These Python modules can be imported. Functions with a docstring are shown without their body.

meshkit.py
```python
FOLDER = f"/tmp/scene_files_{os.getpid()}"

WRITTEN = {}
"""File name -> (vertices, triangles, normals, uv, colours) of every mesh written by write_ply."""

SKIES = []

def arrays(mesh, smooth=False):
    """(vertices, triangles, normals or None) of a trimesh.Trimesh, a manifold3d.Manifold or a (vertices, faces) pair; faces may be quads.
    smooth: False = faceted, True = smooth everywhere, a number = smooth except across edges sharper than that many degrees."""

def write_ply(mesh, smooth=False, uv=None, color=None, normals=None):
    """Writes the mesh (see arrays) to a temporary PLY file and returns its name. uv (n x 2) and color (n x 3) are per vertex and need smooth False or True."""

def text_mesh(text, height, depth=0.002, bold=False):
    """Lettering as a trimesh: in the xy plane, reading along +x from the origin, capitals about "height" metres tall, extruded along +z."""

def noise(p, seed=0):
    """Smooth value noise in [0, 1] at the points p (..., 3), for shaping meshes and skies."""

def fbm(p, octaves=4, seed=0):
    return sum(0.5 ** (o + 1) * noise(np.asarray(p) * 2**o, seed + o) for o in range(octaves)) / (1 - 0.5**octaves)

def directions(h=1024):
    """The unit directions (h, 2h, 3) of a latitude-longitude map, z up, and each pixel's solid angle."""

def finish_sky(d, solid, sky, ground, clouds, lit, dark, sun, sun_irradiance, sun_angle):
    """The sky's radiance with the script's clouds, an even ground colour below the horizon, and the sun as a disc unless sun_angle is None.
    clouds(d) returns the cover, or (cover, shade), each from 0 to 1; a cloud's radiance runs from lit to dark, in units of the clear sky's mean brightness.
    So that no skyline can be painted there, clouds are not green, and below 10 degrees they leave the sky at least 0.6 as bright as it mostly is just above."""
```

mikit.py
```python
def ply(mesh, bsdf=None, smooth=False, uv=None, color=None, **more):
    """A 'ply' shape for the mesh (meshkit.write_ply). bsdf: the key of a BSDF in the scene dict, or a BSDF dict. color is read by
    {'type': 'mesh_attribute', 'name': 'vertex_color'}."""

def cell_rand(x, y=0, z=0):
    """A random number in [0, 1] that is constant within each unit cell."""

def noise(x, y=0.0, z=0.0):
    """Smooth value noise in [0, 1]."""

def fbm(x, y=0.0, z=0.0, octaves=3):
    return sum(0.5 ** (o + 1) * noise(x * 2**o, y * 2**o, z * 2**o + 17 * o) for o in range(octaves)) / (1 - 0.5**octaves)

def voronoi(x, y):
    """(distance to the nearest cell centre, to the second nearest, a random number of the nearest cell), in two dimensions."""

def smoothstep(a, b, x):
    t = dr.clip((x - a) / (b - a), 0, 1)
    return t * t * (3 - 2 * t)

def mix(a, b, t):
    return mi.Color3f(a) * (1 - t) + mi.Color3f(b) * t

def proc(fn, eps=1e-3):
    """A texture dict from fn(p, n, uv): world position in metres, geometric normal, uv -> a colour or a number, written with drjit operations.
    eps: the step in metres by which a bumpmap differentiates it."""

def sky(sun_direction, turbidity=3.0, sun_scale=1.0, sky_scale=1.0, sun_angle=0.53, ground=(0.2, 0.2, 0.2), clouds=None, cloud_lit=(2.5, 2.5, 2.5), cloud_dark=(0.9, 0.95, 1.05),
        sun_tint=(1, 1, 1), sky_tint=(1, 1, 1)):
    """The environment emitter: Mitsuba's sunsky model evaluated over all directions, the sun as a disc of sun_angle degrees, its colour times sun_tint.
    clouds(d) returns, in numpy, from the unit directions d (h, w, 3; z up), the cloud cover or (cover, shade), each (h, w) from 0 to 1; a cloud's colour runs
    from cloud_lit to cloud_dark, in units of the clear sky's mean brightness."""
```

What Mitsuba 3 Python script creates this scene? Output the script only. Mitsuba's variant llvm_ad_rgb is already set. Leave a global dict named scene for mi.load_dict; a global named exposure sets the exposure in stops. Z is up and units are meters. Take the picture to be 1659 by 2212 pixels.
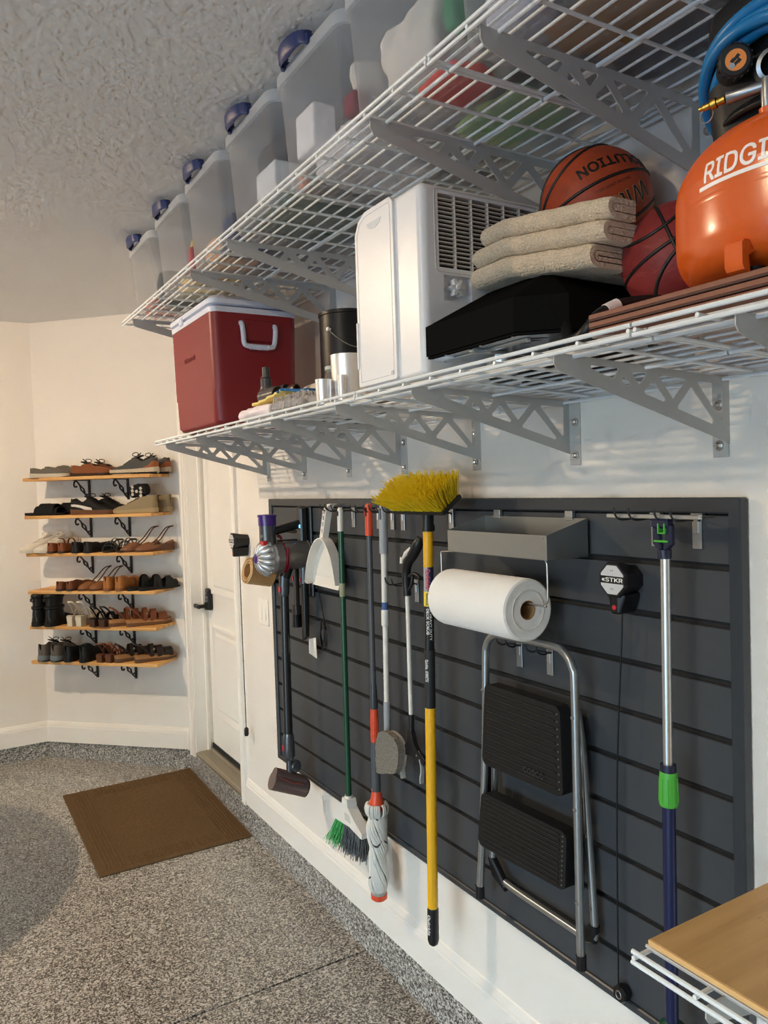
import math, random
import numpy as np, trimesh, shapely, shapely.geometry as sg, shapely.affinity as sa, manifold3d as m3
import drjit as dr, mitsuba as mi, mikit, meshkit

random.seed(7)
rng = np.random.default_rng(7)
scene, labels = {}, {}
PI = math.pi
SKY, EXPO, LAMPPOW = 66.0, 0.0, 1650.0
T4 = mi.ScalarTransform4f

# ------------------------------------------------------------------ camera, sky, lamps, exposure
EYE = (-1.30, 0.0, 1.66)
FWD = (0.51153, 0.85857, -0.03448)
scene['camera'] = {'type': 'perspective', 'fov': 2 * math.degrees(math.atan(829.5 / 1682.1)), 'fov_axis': 'x', 'near_clip': 0.02,
                   'to_world': T4().look_at(origin=EYE, target=[EYE[i] + FWD[i] for i in range(3)], up=(0.0451, 0.0132, 0.9989))}
scene['sky'] = mikit.sky((-0.35, 0.80, 0.50), turbidity=3.0, sun_scale=0.0, sky_scale=SKY, ground=(0.34, 0.33, 0.31), sky_tint=(1.07, 1.0, 0.89))
exposure = EXPO
LAMPS = [(-2.03, 3.45), (-2.25, 0.82)]     # ceiling lights, above and behind the frame
CEIL = 2.71
CURB = 0.148

# ------------------------------------------------------------------ helpers
def S(r, g, b):
    """sRGB 0-255 to linear"""
    return [((c / 255) / 12.92 if c <= 10 else ((c / 255 + 0.055) / 1.055) ** 2.4) for c in (r, g, b)]
def rgb(c): return {'type': 'rgb', 'value': [float(x) for x in c]}
_mats = {}
def mat(c, rough=0.5, metal=0.0, spec=0.5, coat=0.0, two=True, sheen=0.0):
    """plain principled material, one entry per distinct look"""
    k = (tuple(round(float(x), 4) for x in c), rough, metal, spec, coat, two, sheen)
    if k not in _mats:
        name = 'mat_%03d' % len(_mats)
        b = {'type': 'principled', 'base_color': rgb(c), 'roughness': rough, 'metallic': metal, 'specular': spec}
        if coat: b['clearcoat'] = coat; b['clearcoat_gloss'] = 0.9
        if sheen: b['sheen'] = sheen
        scene[name] = {'type': 'twosided', 'bsdf': b} if two else b
        _mats[k] = name
    return _mats[k]
def procmat(name, fn, rough=0.6, metal=0.0, bump=None, bscale=0.001, spec=0.5, eps=1e-3):
    b = {'type': 'principled', 'base_color': mikit.proc(fn) if callable(fn) else rgb(fn), 'roughness': rough, 'metallic': metal, 'specular': spec}
    if bump is not None: b = {'type': 'bumpmap', 'arbitrary': mikit.proc(bump, eps), 'scale': bscale, 'bsdf': b}
    scene[name] = {'type': 'twosided', 'bsdf': b}
    return name
def numbered(name):
    if name not in labels and name not in scene and not any(k.startswith(name + '__') for k in scene): return name
    i = 1
    while '%s_%03d' % (name, i) in labels or '%s_%03d' % (name, i) in scene or any(k.startswith('%s_%03d__' % (name, i)) for k in scene): i += 1
    return '%s_%03d' % (name, i)
def thing(name, label, cat, group=None):
    k = numbered(name)
    labels[k] = {'label': label, 'category': cat}
    if group: labels[k]['group'] = group
    return k
_count = {}
def part(parent, name, mesh, m, smooth=30, label=None, kind=None, **kw):
    """one part: an entry of its own under parent; mesh may also be a ready ply dict"""
    b = parent + '__' + name
    n = _count.get(b, 0); _count[b] = n + 1
    k = b if n == 0 else '%s_%03d' % (b, n)
    scene[k] = mesh if isinstance(mesh, dict) else mikit.ply(mesh, m, smooth=smooth, **kw)
    if label or kind:
        labels[k] = {}
        if label: labels[k]['label'] = label
        if kind: labels[k]['kind'] = kind
    return k
def single(name, mesh, m, label, cat, group=None, smooth=30, **kw):
    k = thing(name, label, cat, group)
    scene[k] = mikit.ply(mesh, m, smooth=smooth, **kw)
    return k
def struct(name, mesh, m, label=None, smooth=False, **kw):
    scene[name] = mikit.ply(mesh, m, smooth=smooth, **kw)
    labels[name] = {'kind': 'structure'}
    if label: labels[name]['label'] = label
    return name
cat_ = trimesh.util.concatenate
def tm(v, f): return trimesh.Trimesh(np.asarray(v, float), np.asarray(f, int), process=False)
def box(x0, x1, y0, y1, z0, z1):
    b = trimesh.creation.box(extents=(abs(x1 - x0), abs(y1 - y0), abs(z1 - z0)))
    b.apply_translation(((x0 + x1) / 2, (y0 + y1) / 2, (z0 + z1) / 2)); return b
def cbox(x0, x1, y0, y1, z0, z1, c=0.003):
    """box with chamfered edges"""
    x0, x1 = min(x0, x1), max(x0, x1); y0, y1 = min(y0, y1), max(y0, y1); z0, z1 = min(z0, z1), max(z0, z1)
    p = []
    for i in range(3):
        d = [c, c, c]; d[i] = 0
        for s in np.ndindex(2, 2, 2):
            p.append([(x1 - d[0]) if s[0] else x0 + d[0], (y1 - d[1]) if s[1] else y0 + d[1], (z1 - d[2]) if s[2] else z0 + d[2]])
    return trimesh.convex.convex_hull(np.array(p))
def rbox(x0, x1, y0, y1, z0, z1, r=0.02, n=4):
    """box with rounded edges: hull of eight spheres"""
    s = trimesh.creation.uv_sphere(radius=r, count=[2 * n, 4 * n]).vertices
    p = [s + np.array([x, y, z]) for x in (x0 + r, x1 - r) for y in (y0 + r, y1 - r) for z in (z0 + r, z1 - r)]
    return trimesh.convex.convex_hull(np.vstack(p))
def hull(*pts): return trimesh.convex.convex_hull(np.vstack([np.atleast_2d(p) for p in pts]))
def tube(pts, r, n=8, closed=False, cap=True):
    p = np.asarray(pts, float); m = len(p)
    t = np.roll(p, -1, 0) - np.roll(p, 1, 0) if closed else np.gradient(p, axis=0)
    t /= np.linalg.norm(t, axis=1, keepdims=True) + 1e-12
    a = np.cross(t[0], [0, 0, 1.0] if abs(t[0][2]) < 0.9 else [1.0, 0, 0]); a /= np.linalg.norm(a)
    rr = np.broadcast_to(np.asarray(r, float), (m,))
    ang = np.arange(n) * 2 * PI / n
    v = np.zeros((m, n, 3))
    for i in range(m):
        a = a - t[i] * (a @ t[i]); a /= np.linalg.norm(a)
        b = np.cross(t[i], a)
        v[i] = p[i] + rr[i] * (np.cos(ang)[:, None] * a + np.sin(ang)[:, None] * b)
    f = []
    for i in range(m if closed else m - 1):
        j = (i + 1) % m
        for k in range(n):
            l = (k + 1) % n
            f += [[i * n + k, i * n + l, j * n + l], [i * n + k, j * n + l, j * n + k]]
    v = v.reshape(-1, 3)
    if not closed and cap:
        v = np.vstack([v, p[:1], p[-1:]])
        for k in range(n):
            l = (k + 1) % n
            f += [[m * n, l, k], [m * n + 1, (m - 1) * n + k, (m - 1) * n + l]]
    return tm(v, f)
def smoothpath(pts, n=6, closed=False):
    """Catmull-Rom through the points"""
    p = np.asarray(pts, float); out = []
    m = len(p)
    for i in range(m if closed else m - 1):
        if closed: a, b, c, d = p[i - 1], p[i], p[(i + 1) % m], p[(i + 2) % m]
        else: a, b, c, d = p[max(i - 1, 0)], p[i], p[i + 1], p[min(i + 2, m - 1)]
        for k in range(n):
            s = k / n
            out.append(0.5 * (2 * b + (c - a) * s + (2 * a - 5 * b + 4 * c - d) * s * s + (3 * b - a - 3 * c + d) * s ** 3))
    if not closed: out.append(p[-1])
    return np.array(out)
def lathe(prof, c=(0, 0, 0), axis=(0, 0, 1), n=32):
    """profile [(radius, height), ...] turned about axis through c"""
    m = trimesh.creation.revolve(np.asarray(prof, float), sections=n)
    m.fix_normals(); m.apply_transform(trimesh.geometry.align_vectors([0, 0, 1], axis)); m.apply_translation(c); return m
def rod(a, b, r, n=10): return tube([a, b], r, n)
def frame(o, ux, uy):
    """matrix that takes (x, y, z) to o + x ux + y uy + z ux x uy"""
    ux, uy = np.asarray(ux, float), np.asarray(uy, float)
    M = np.eye(4); M[:3, 0] = ux; M[:3, 1] = uy; M[:3, 2] = np.cross(ux, uy); M[:3, 3] = o
    return M
def extr(poly, h, M=None, z0=0.0):
    """shapely polygon(s) extruded by h along +z, then mapped by M"""
    gs = getattr(poly, 'geoms', [poly])
    m = cat_([trimesh.creation.extrude_polygon(g, h, engine='earcut') for g in gs])
    if z0: m.apply_translation((0, 0, z0))
    if M is not None: m.apply_transform(M)
    return m
def rrect(x0, y0, x1, y1, r, q=6): return sg.box(x0 + r, y0 + r, x1 - r, y1 - r).buffer(r, quad_segs=q)
def loft(rings, close=True, cap=True):
    """rings (m, n, 3) joined in order; close: each ring is a loop"""
    R = np.asarray(rings, float); m, n, _ = R.shape
    f = []
    for i in range(m - 1):
        for k in range(n if close else n - 1):
            l = (k + 1) % n
            f += [[i * n + k, i * n + l, (i + 1) * n + l], [i * n + k, (i + 1) * n + l, (i + 1) * n + k]]
    v = R.reshape(-1, 3)
    if cap and close:
        v = np.vstack([v, R[0].mean(0), R[-1].mean(0)])
        for k in range(n):
            l = (k + 1) % n
            f += [[m * n, l, k], [m * n + 1, (m - 1) * n + k, (m - 1) * n + l]]
    t = tm(v, f); t.fix_normals() if cap and close else None
    return t
def at(m, x=0, y=0, z=0, rx=0, ry=0, rz=0, s=1.0):
    m = m.copy()
    for a, ax in ((rx, (1, 0, 0)), (ry, (0, 1, 0)), (rz, (0, 0, 1))):
        if a: m.apply_transform(trimesh.transformations.rotation_matrix(a, ax))
    if s != 1.0: m.apply_scale(s)
    m.apply_translation((x, y, z)); return m
def ribbon(pts, width, side, thick=0.003):
    """flat band along pts, width along the vector(s) side"""
    p = np.asarray(pts, float); side = np.broadcast_to(np.asarray(side, float), p.shape)
    t = np.gradient(p, axis=0); nn = np.cross(t, side); nn /= np.linalg.norm(nn, axis=1, keepdims=True) + 1e-12
    sd = side / (np.linalg.norm(side, axis=1, keepdims=True) + 1e-12) * np.broadcast_to(np.asarray(width, float).reshape(-1, 1), (len(p), 1)) / 2
    h = nn * thick / 2
    return loft(np.stack([p - sd - h, p + sd - h, p + sd + h, p - sd + h], 1))
def text(s, h, depth, M, bold=False):
    m = meshkit.text_mesh(s, h, depth, bold); m.apply_transform(M); return m
def twidth(s, h, bold=False): return meshkit.text_mesh(s, h, 0.001, bold).bounds[1][0]
mix, sstep, noise, fbm, voronoi, crand = mikit.mix, mikit.smoothstep, mikit.noise, mikit.fbm, mikit.voronoi, mikit.cell_rand

# ------------------------------------------------------------------ materials of the setting
WALLC = (0.80, 0.755, 0.69)
def _wall(p, n, uv): return mi.Color3f(WALLC) * (0.985 + 0.03 * fbm(p.x * 3 + p.y * 2.1, p.z * 3, p.y * 1.3))
procmat('paint_wall', _wall, 0.55, bump=lambda p, n, uv: fbm(p.x * 90 + p.y * 63, p.z * 90, p.y * 64), bscale=0.0012, spec=0.3)
def _knock(p, n, uv):
    a = fbm(p.x * 62, p.y * 62, 0.3, 2); b = noise(p.x * 150 + 9, p.y * 150, 1.7)
    return sstep(0.46, 0.58, a) * 0.8 + b * 0.25
procmat('paint_ceiling', (0.76, 0.75, 0.73), 0.7, bump=_knock, bscale=0.0035, spec=0.2, eps=1.5e-3)
def _flake(u, v):
    u2 = u + 0.003 * (noise(u * 130, v * 130) - 0.5); v2 = v + 0.003 * (noise(u * 130 + 31, v * 130) - 0.5)
    d1, d2, k = voronoi(u2 * 290, v2 * 230)
    d3, d4, j = voronoi(u2 * 180 + 40, v2 * 230 + 11)
    c = dr.select(k < 0.16, mi.Color3f(0.040, 0.037, 0.034), dr.select(k < 0.40, mi.Color3f(0.12, 0.11, 0.10), dr.select(k < 0.64, mi.Color3f(0.25, 0.228, 0.20), mi.Color3f(0.47, 0.45, 0.42))))
    return dr.select(j < 0.14, mi.Color3f(0.62, 0.60, 0.57), dr.select(j > 0.88, mi.Color3f(0.05, 0.046, 0.042), c))
procmat('epoxy_floor', lambda p, n, uv: _flake(p.x, p.y), 0.28, bump=lambda p, n, uv: noise(p.x * 160, p.y * 160), bscale=0.0004)
procmat('epoxy_curb', lambda p, n, uv: _flake((p.x - p.y) * 0.85 + 3, p.z + 7), 0.28)
TRIM = mat((0.86, 0.83, 0.77), 0.35)

# ------------------------------------------------------------------ the room
XW, YF, YB = -5.7, -2.7, 5.18
GD0, GD1 = -2.5, 1.3                      # the open garage door, in the wall on the left
JY = 2.405
struct('floor', box(-6.2, 0.2, YF - 0.2, 5.4, -0.06, -0.012), mat((0.03, 0.03, 0.03), 0.9), 'garage floor of epoxy with grey, white and black flakes')
part('floor', 'slab', cbox(-6.2, 0.02, YF - 0.2, JY - 0.003, -0.02, 0, 0.002), 'epoxy_floor')
fz_ = lambda y: 0.03 * max(0.0, y - 3.5)          # the slab rises a little towards the house
part('floor', 'slab', loft([[(x, y, z) for x, z in ((-6.2, -0.02), (0.02, -0.02), (0.02, fz_(y)), (-6.2, fz_(y)))] for y in (JY + 0.003, 3.5, 4.2, 5.4)]), 'epoxy_floor', 10)
dx = 0.68; dg = math.sqrt(0.5)
def path_sweep(prof, pts, miter_ends=None):
    """profile (d, z) swept along plan points; d is measured to the left of the path (into the room)"""
    pts = np.asarray(pts, float); rings = []
    for i, p in enumerate(pts):
        d0 = (pts[i] - pts[i - 1]) if i else (pts[1] - pts[0]); d1 = (pts[i + 1] - pts[i]) if i < len(pts) - 1 else d0
        d0, d1 = d0 / np.linalg.norm(d0), d1 / np.linalg.norm(d1)
        n0, n1 = np.array([-d0[1], d0[0]]), np.array([-d1[1], d1[0]])
        m = (n0 + n1); m = m / (m @ n0)
        rings.append([[p[0] + m[0] * d, p[1] + m[1] * d, z] for d, z in prof])
    return loft(rings)
perim = [(0, YF), (0, 4.5), (-0.68, 5.18), (XW, 5.18)]
struct('trim_1', path_sweep([(-0.14, -0.01), (0, -0.01), (0, CURB - 0.008), (-0.003, CURB - 0.002), (-0.010, CURB), (-0.14, CURB)], perim), 'epoxy_curb', 'flaked epoxy kerb running along the foot of the walls', smooth=25)
DY0, DY1, DZ = 3.62, 4.36, 2.14                 # door opening
struct('wall_right', cat_([box(0, 0.15, YF, DY0, CURB, CEIL), box(0, 0.15, DY0, DY1, DZ, CEIL), box(0, 0.15, DY1, 4.5, CURB, CEIL)]), 'paint_wall', 'cream painted wall that carries the shelves and the slat panel')
Md = frame((0, 4.5, 0), (-dg, dg, 0), (0, 0, 1))         # local x along the diagonal wall, y up, z = cross = out of the room? fixed below
NW = np.array([-dg, -dg, 0]); TW = np.array([-dg, dg, 0]); PW = np.array([0, 4.5, 0])
def dpt(u, off, z): return PW + TW * u + NW * off + np.array([0, 0, z])
def dquad(u0, u1, z0, z1, o0, o1):
    return hull([dpt(u, o, z) for u in (u0, u1) for z in (z0, z1) for o in (o0, o1)])
struct('wall_diagonal', dquad(-0.06, 1.02, CURB, CEIL, -0.15, 0), 'paint_wall', 'cream diagonal wall behind the shoe shelves')
struct('wall_back', box(XW, -0.66, YB, YB + 0.15, CURB, CEIL), 'paint_wall', 'cream wall at the far left')
struct('wall_left', cat_([box(XW - 0.15, XW, YF, GD0, 0, CEIL), box(XW - 0.15, XW, GD1, YB + 0.15, 0, CEIL), box(XW - 0.15, XW, GD0, GD1, 2.25, CEIL)]), mat((0.26, 0.25, 0.24), 0.7))
struct('wall_front', box(XW - 0.15, 0.15, YF - 0.15, YF, 0, CEIL), mat((0.26, 0.25, 0.24), 0.7))
struct('ceiling', box(XW - 0.15, 0.15, YF - 0.15, YB + 0.15, CEIL, CEIL + 0.1), 'paint_ceiling', 'pale grey knockdown textured ceiling')
struct('driveway', box(-26, XW - 0.5, -14, 16, -0.08, -0.02), mat((0.60, 0.60, 0.59), 0.9))
# skirting boards with a stepped top
bprof = [(0, 0), (0.015, 0), (0.015, 0.092), (0.012, 0.098), (0.012, 0.104), (0.008, 0.112), (0.004, 0.122), (0, 0.126)]
bprof = [(d, z + CURB) for d, z in bprof]
struct('baseboard_right', path_sweep(bprof, [(0, YF), (0, 3.54)]), TRIM, 'white skirting board under the slat panel', smooth=20)
struct('baseboard_diagonal', path_sweep(bprof, [(0, 4.47), (0, 4.5), (-0.68, 5.18)]), TRIM, 'cream skirting board under the shoe shelves', smooth=20)
struct('baseboard_back', path_sweep(bprof, [(-0.68 , 5.18), (XW, 5.18)]), TRIM, 'cream skirting board at the far left', smooth=20)
# door in its recess
LX = 0.10
struct('door_1', box(LX, LX + 0.04, DY0 + 0.004, DY1 - 0.004, CURB + 0.05, DZ - 0.004), TRIM, 'cream panelled entry door with a black keypad lock')
def panel_mould(y0, y1, z0, z1):
    fr = sg.box(y0, z0, y1, z1)
    rings = []
    for ins, h in ((0, 0.0005), (0.004, 0.010), (0.014, 0.011), (0.030, 0.0045), (0.044, 0.002), (0.060, 0.008)):
        rings.append([[LX - h, y0 + ins, z0 + ins], [LX - h, y1 - ins, z0 + ins], [LX - h, y1 - ins, z1 - ins], [LX - h, y0 + ins, z1 - ins]])
    return loft(rings, cap=True)
part('door_1', 'panel', panel_mould(DY0 + 0.10, 4.285, 1.075, 1.98), TRIM, 20)
part('door_1', 'panel', panel_mould(DY0 + 0.10, 4.285, 0.375, 0.905), TRIM, 20)
BLK = mat((0.008, 0.008, 0.009), 0.38, 0.0, 0.3)
kp = part('door_1', 'keypad_lock', cbox(LX - 0.028, LX, 4.268, 4.325, 0.985, 1.105, 0.006), BLK, label='black keypad lock')
part(kp, 'button', cbox(LX - 0.031, LX - 0.027, 4.288, 4.306, 1.072, 1.088, 0.001), mat((0.06, 0.06, 0.065), 0.3))
for i in range(4):
    part(kp, 'button', cbox(LX - 0.031, LX - 0.027, 4.274 + (i % 2) * 0.024, 4.294 + (i % 2) * 0.024, 1.05 - (i // 2) * 0.02, 1.064 - (i // 2) * 0.02, 0.001), mat((0.06, 0.06, 0.065), 0.3))
part('door_1', 'lever_handle', cat_([lathe([(0, 0), (0.024, 0), (0.022, 0.012), (0.011, 0.016), (0.011, 0.052), (0, 0.052)], (LX - 0.026, 4.297, 1.008), (-1, 0, 0), 20),
     cbox(LX - 0.085, LX - 0.066, 4.282, 4.385, 0.997, 1.019, 0.005)]), BLK, label='black lever handle')
jamb = cat_([box(-0.0, 0.15, DY0 - 0.02, DY0 + 0.002, CURB, DZ), box(0.0, 0.15, DY1 - 0.002, DY1 + 0.02, CURB, DZ), box(0.0, 0.15, DY0, DY1, DZ - 0.02, DZ + 0.02),
             box(LX - 0.035, LX - 0.02, DY1 - 0.014, DY1, CURB, DZ), box(LX - 0.035, LX - 0.02, DY0, DY0 + 0.014, CURB, DZ)])
struct('trim_2', jamb, TRIM, 'cream door jamb around the recessed entry door')
def casing(p0, p1, inward):
    """stepped door casing along p0-p1 (y, z); inward: unit (y, z) vector from the outer to the inner edge"""
    prof = [(0, 0), (0, 0.016), (0.006, 0.019), (0.022, 0.019), (0.026, 0.014), (0.046, 0.012), (0.050, 0.015), (0.062, 0.014), (0.070, 0.009), (0.072, 0)]
    R = [[(-h, p[0] + inward[0] * d + e[0] * d, p[1] + inward[1] * d + e[1] * d) for d, h in prof] for p, e in ((p0, (0, 0)), (p1, (0, 0)))]
    return loft(R)
CW = 0.072
cs = [casing((DY0 - CW - 0.005, CURB - 0.01), (DY0 - CW - 0.005, DZ + CW), (1, 0)), casing((DY1 + CW + 0.005, CURB - 0.01), (DY1 + CW + 0.005, DZ + CW), (-1, 0)), casing((DY0 - CW, DZ + CW + 0.005), (DY1 + CW, DZ + CW + 0.005), (0, -1))]
struct('trim_3', cat_(cs), TRIM, 'cream stepped casing around the entry door', smooth=20)
sill = [(0.15, CURB), (-0.004, CURB), (-0.004, CURB + 0.012), (0.004, CURB + 0.018)] + [(0.012 + i * 0.009 + (0.0, 0.004, 0.0065, 0.009)[j] * 1.0, CURB + (0.018, 0.018, 0.021, 0.021)[j]) for i in range(7) for j in range(4)][:28] + [(0.085, CURB + 0.030), (0.15, CURB + 0.034)]
R = [[(x, y, z) for x, z in sill] for y in (DY0 - 0.01, DY1 + 0.01)]
struct('trim_4', loft(R), mat(S(150, 138, 118), 0.35, 0.6), 'grooved metal threshold under the entry door', smooth=20)
struct('trim_5', box(LX - 0.006, LX + 0.03, DY0, DY1, CURB + 0.03, CURB + 0.056), mat((0.01, 0.01, 0.01), 0.8), 'black sweep strip along the foot of the door')
# ceiling lamps
WARM = (1.0, 0.75, 0.49)
for i, (x, y) in enumerate(LAMPS):
    k = thing('ceiling_light', ('ceiling dome light nearest the shoe shelves', 'ceiling dome light nearest the slat panel', 'ceiling dome light at the far side of the garage', 'ceiling dome light by the garage door opening')[i], 'ceiling light', 'bare ceiling dome lights')
    part(k, 'trim_ring', lathe([(0.058, 0), (0.085, 0), (0.08, -0.008), (0.058, -0.008)], (x, y, CEIL), n=32), TRIM)
    d = lathe([(0, -0.044), (0.012, -0.043), (0.024, -0.038), (0.034, -0.030), (0.041, -0.019), (0.044, -0.008), (0.044, 0)], (x, y, CEIL - 0.0005), n=24)
    scene[k + '__dome'] = {**mikit.ply(d, mat((0.5, 0.5, 0.5)), smooth=True), 'emitter': {'type': 'area', 'radiance': rgb([c * (1.25, 0.5)[i] * LAMPPOW for c in WARM])}}
# round table outside the frame, whose shadow falls on the floor at the left
k = thing('round_table', 'round grey table standing on the floor to the left', 'table')
part(k, 'tabletop', lathe([(0, 0.70), (0.70, 0.70), (0.72, 0.715), (0.72, 0.735), (0.70, 0.75), (0, 0.75)], (-1.80, 3.79, 0), n=48), mat((0.3, 0.3, 0.3), 0.6))
for a in range(4):
    c, s = math.cos(a * PI / 2 + 0.78), math.sin(a * PI / 2 + 0.78)
    part(k, 'leg', tube([(-1.80 + c * 0.42, 3.79 + s * 0.42, 0.70), (-1.80 + c * 0.5, 3.79 + s * 0.5, 0.0)], 0.016, 10), mat((0.1, 0.1, 0.1), 0.4))
# door mat
MATB = S(92, 72, 50)
def _matc(p, n, uv):
    s = 0.8 + 0.35 * noise(p.x * 260, p.y * 260) * (0.7 + 0.6 * noise(p.x * 60, p.y * 330))
    return mi.Color3f(MATB) * s * (0.92 + 0.16 * fbm(p.x * 4, p.y * 4))
procmat('mat_pile', _matc, 0.95, bump=lambda p, n, uv: noise(p.x * 300, p.y * 300), bscale=0.0015, spec=0.1)
k = thing('door_mat', 'brown ribbed door mat on the floor in front of the door', 'door mat')
MX0, MX1, MY0, MY1 = -0.706, -0.006, 3.50, 4.49
lift = lambda m: tm(m.vertices + np.column_stack([0 * m.vertices[:, 0], 0 * m.vertices[:, 0], 0.03 * np.maximum(0, m.vertices[:, 1] - 3.5)]), m.faces)
part(k, 'base', lift(cbox(MX0, MX1, MY0, MY1, 0.0004, 0.009, 0.003)), 'mat_pile')
ribs = []
for i in range(6):
    o = 0.035 + i * 0.016
    ribs.append(cbox(MX1 - o - 0.008, MX1 - o, MY0 + 0.03, MY1 - 0.03, 0.006, 0.012, 0.002)); ribs.append(cbox(MX0 + o, MX0 + o + 0.008, MY0 + 0.03, MY1 - 0.03, 0.006, 0.012, 0.002))
for i in range(34):
    x = MX0 + 0.145 + i * 0.0122
    ribs.append(cbox(x, x + 0.0065, MY0 + 0.03, MY0 + 0.115, 0.006, 0.012, 0.002)); ribs.append(cbox(x, x + 0.0065, MY1 - 0.115, MY1 - 0.03, 0.006, 0.012, 0.002))
ribs = [lift(r) for r in ribs]
part(k, 'rib_border', cat_(ribs), 'mat_pile', kind='stuff')
# ------------------------------------------------------------------ wire shelves on truss brackets
WIRE = mat(S(226, 232, 234), 0.35)
BRK = mat(S(172, 170, 166), 0.42)
STEEL = mat(S(200, 200, 200), 0.25, 1.0)
def wire_shelf(y0, y1, xf, xb, zf, zb, label, group, fy, xs, r=0.0030):
    """shelf of rods between y0 and y1; zf/zb rod height at the front and at the wall; fy: the y of the cross rods; xs: the x of the long rods"""
    k = thing('wire_shelf', label, 'wire shelf', group)
    zz = lambda x: zf + (zb - zf) * (x - xf) / (xb - xf)
    for x in xs:
        part(k, 'long_rod', rod((x, y0, zz(x) + 0.004), (x, y1, zz(x) + 0.004), r * 0.9, 8), WIRE)
    for x, dz in ((xf, 0.006), (xf - 0.001, -0.009), (xf + 0.045, -0.008), ((xf + xb) / 2, -0.009), (xb - 0.004, 0.006), (xb - 0.006, -0.010)):
        part(k, 'edge_rod', rod((x, y0, zz(x) + dz), (x, y1, zz(x) + dz), r * 1.25, 8), WIRE)
    for y in fy:
        part(k, 'cross_rod', rod((xf - 0.003, y, zz(xf) - 0.002), (xb - 0.002, y, zz(xb) - 0.002), r * 1.15, 8), WIRE)
    return k
UX, UZ = -0.53, 2.374
uxs = [-0.495, -0.452, -0.41, -0.368, -0.326, -0.284, -0.242, -0.20, -0.158, -0.116, -0.074, -0.035]
def ys(y0, y1, n): return [y0 + 0.004 + (y1 - y0 - 0.008) * i / n for i in range(n + 1)]
for y0, y1, lb in ((2.268, 3.397, 'farthest white wire shelf of the upper row, under the far totes'), (1.102, 2.264, 'middle white wire shelf of the upper row, above the air conditioner'), (-0.06, 1.098, 'nearest white wire shelf of the upper row, above the basketballs')):
    wire_shelf(y0, y1, UX, -0.012, UZ, UZ, lb, 'upper wire shelves', ys(y0, y1, 11), uxs)
LXF, LZF, LZB = -0.437, 1.866, 1.845
lxs = [-0.405, -0.367, -0.329, -0.291, -0.253, -0.215, -0.177, -0.139, -0.101, -0.063, -0.03]
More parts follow.
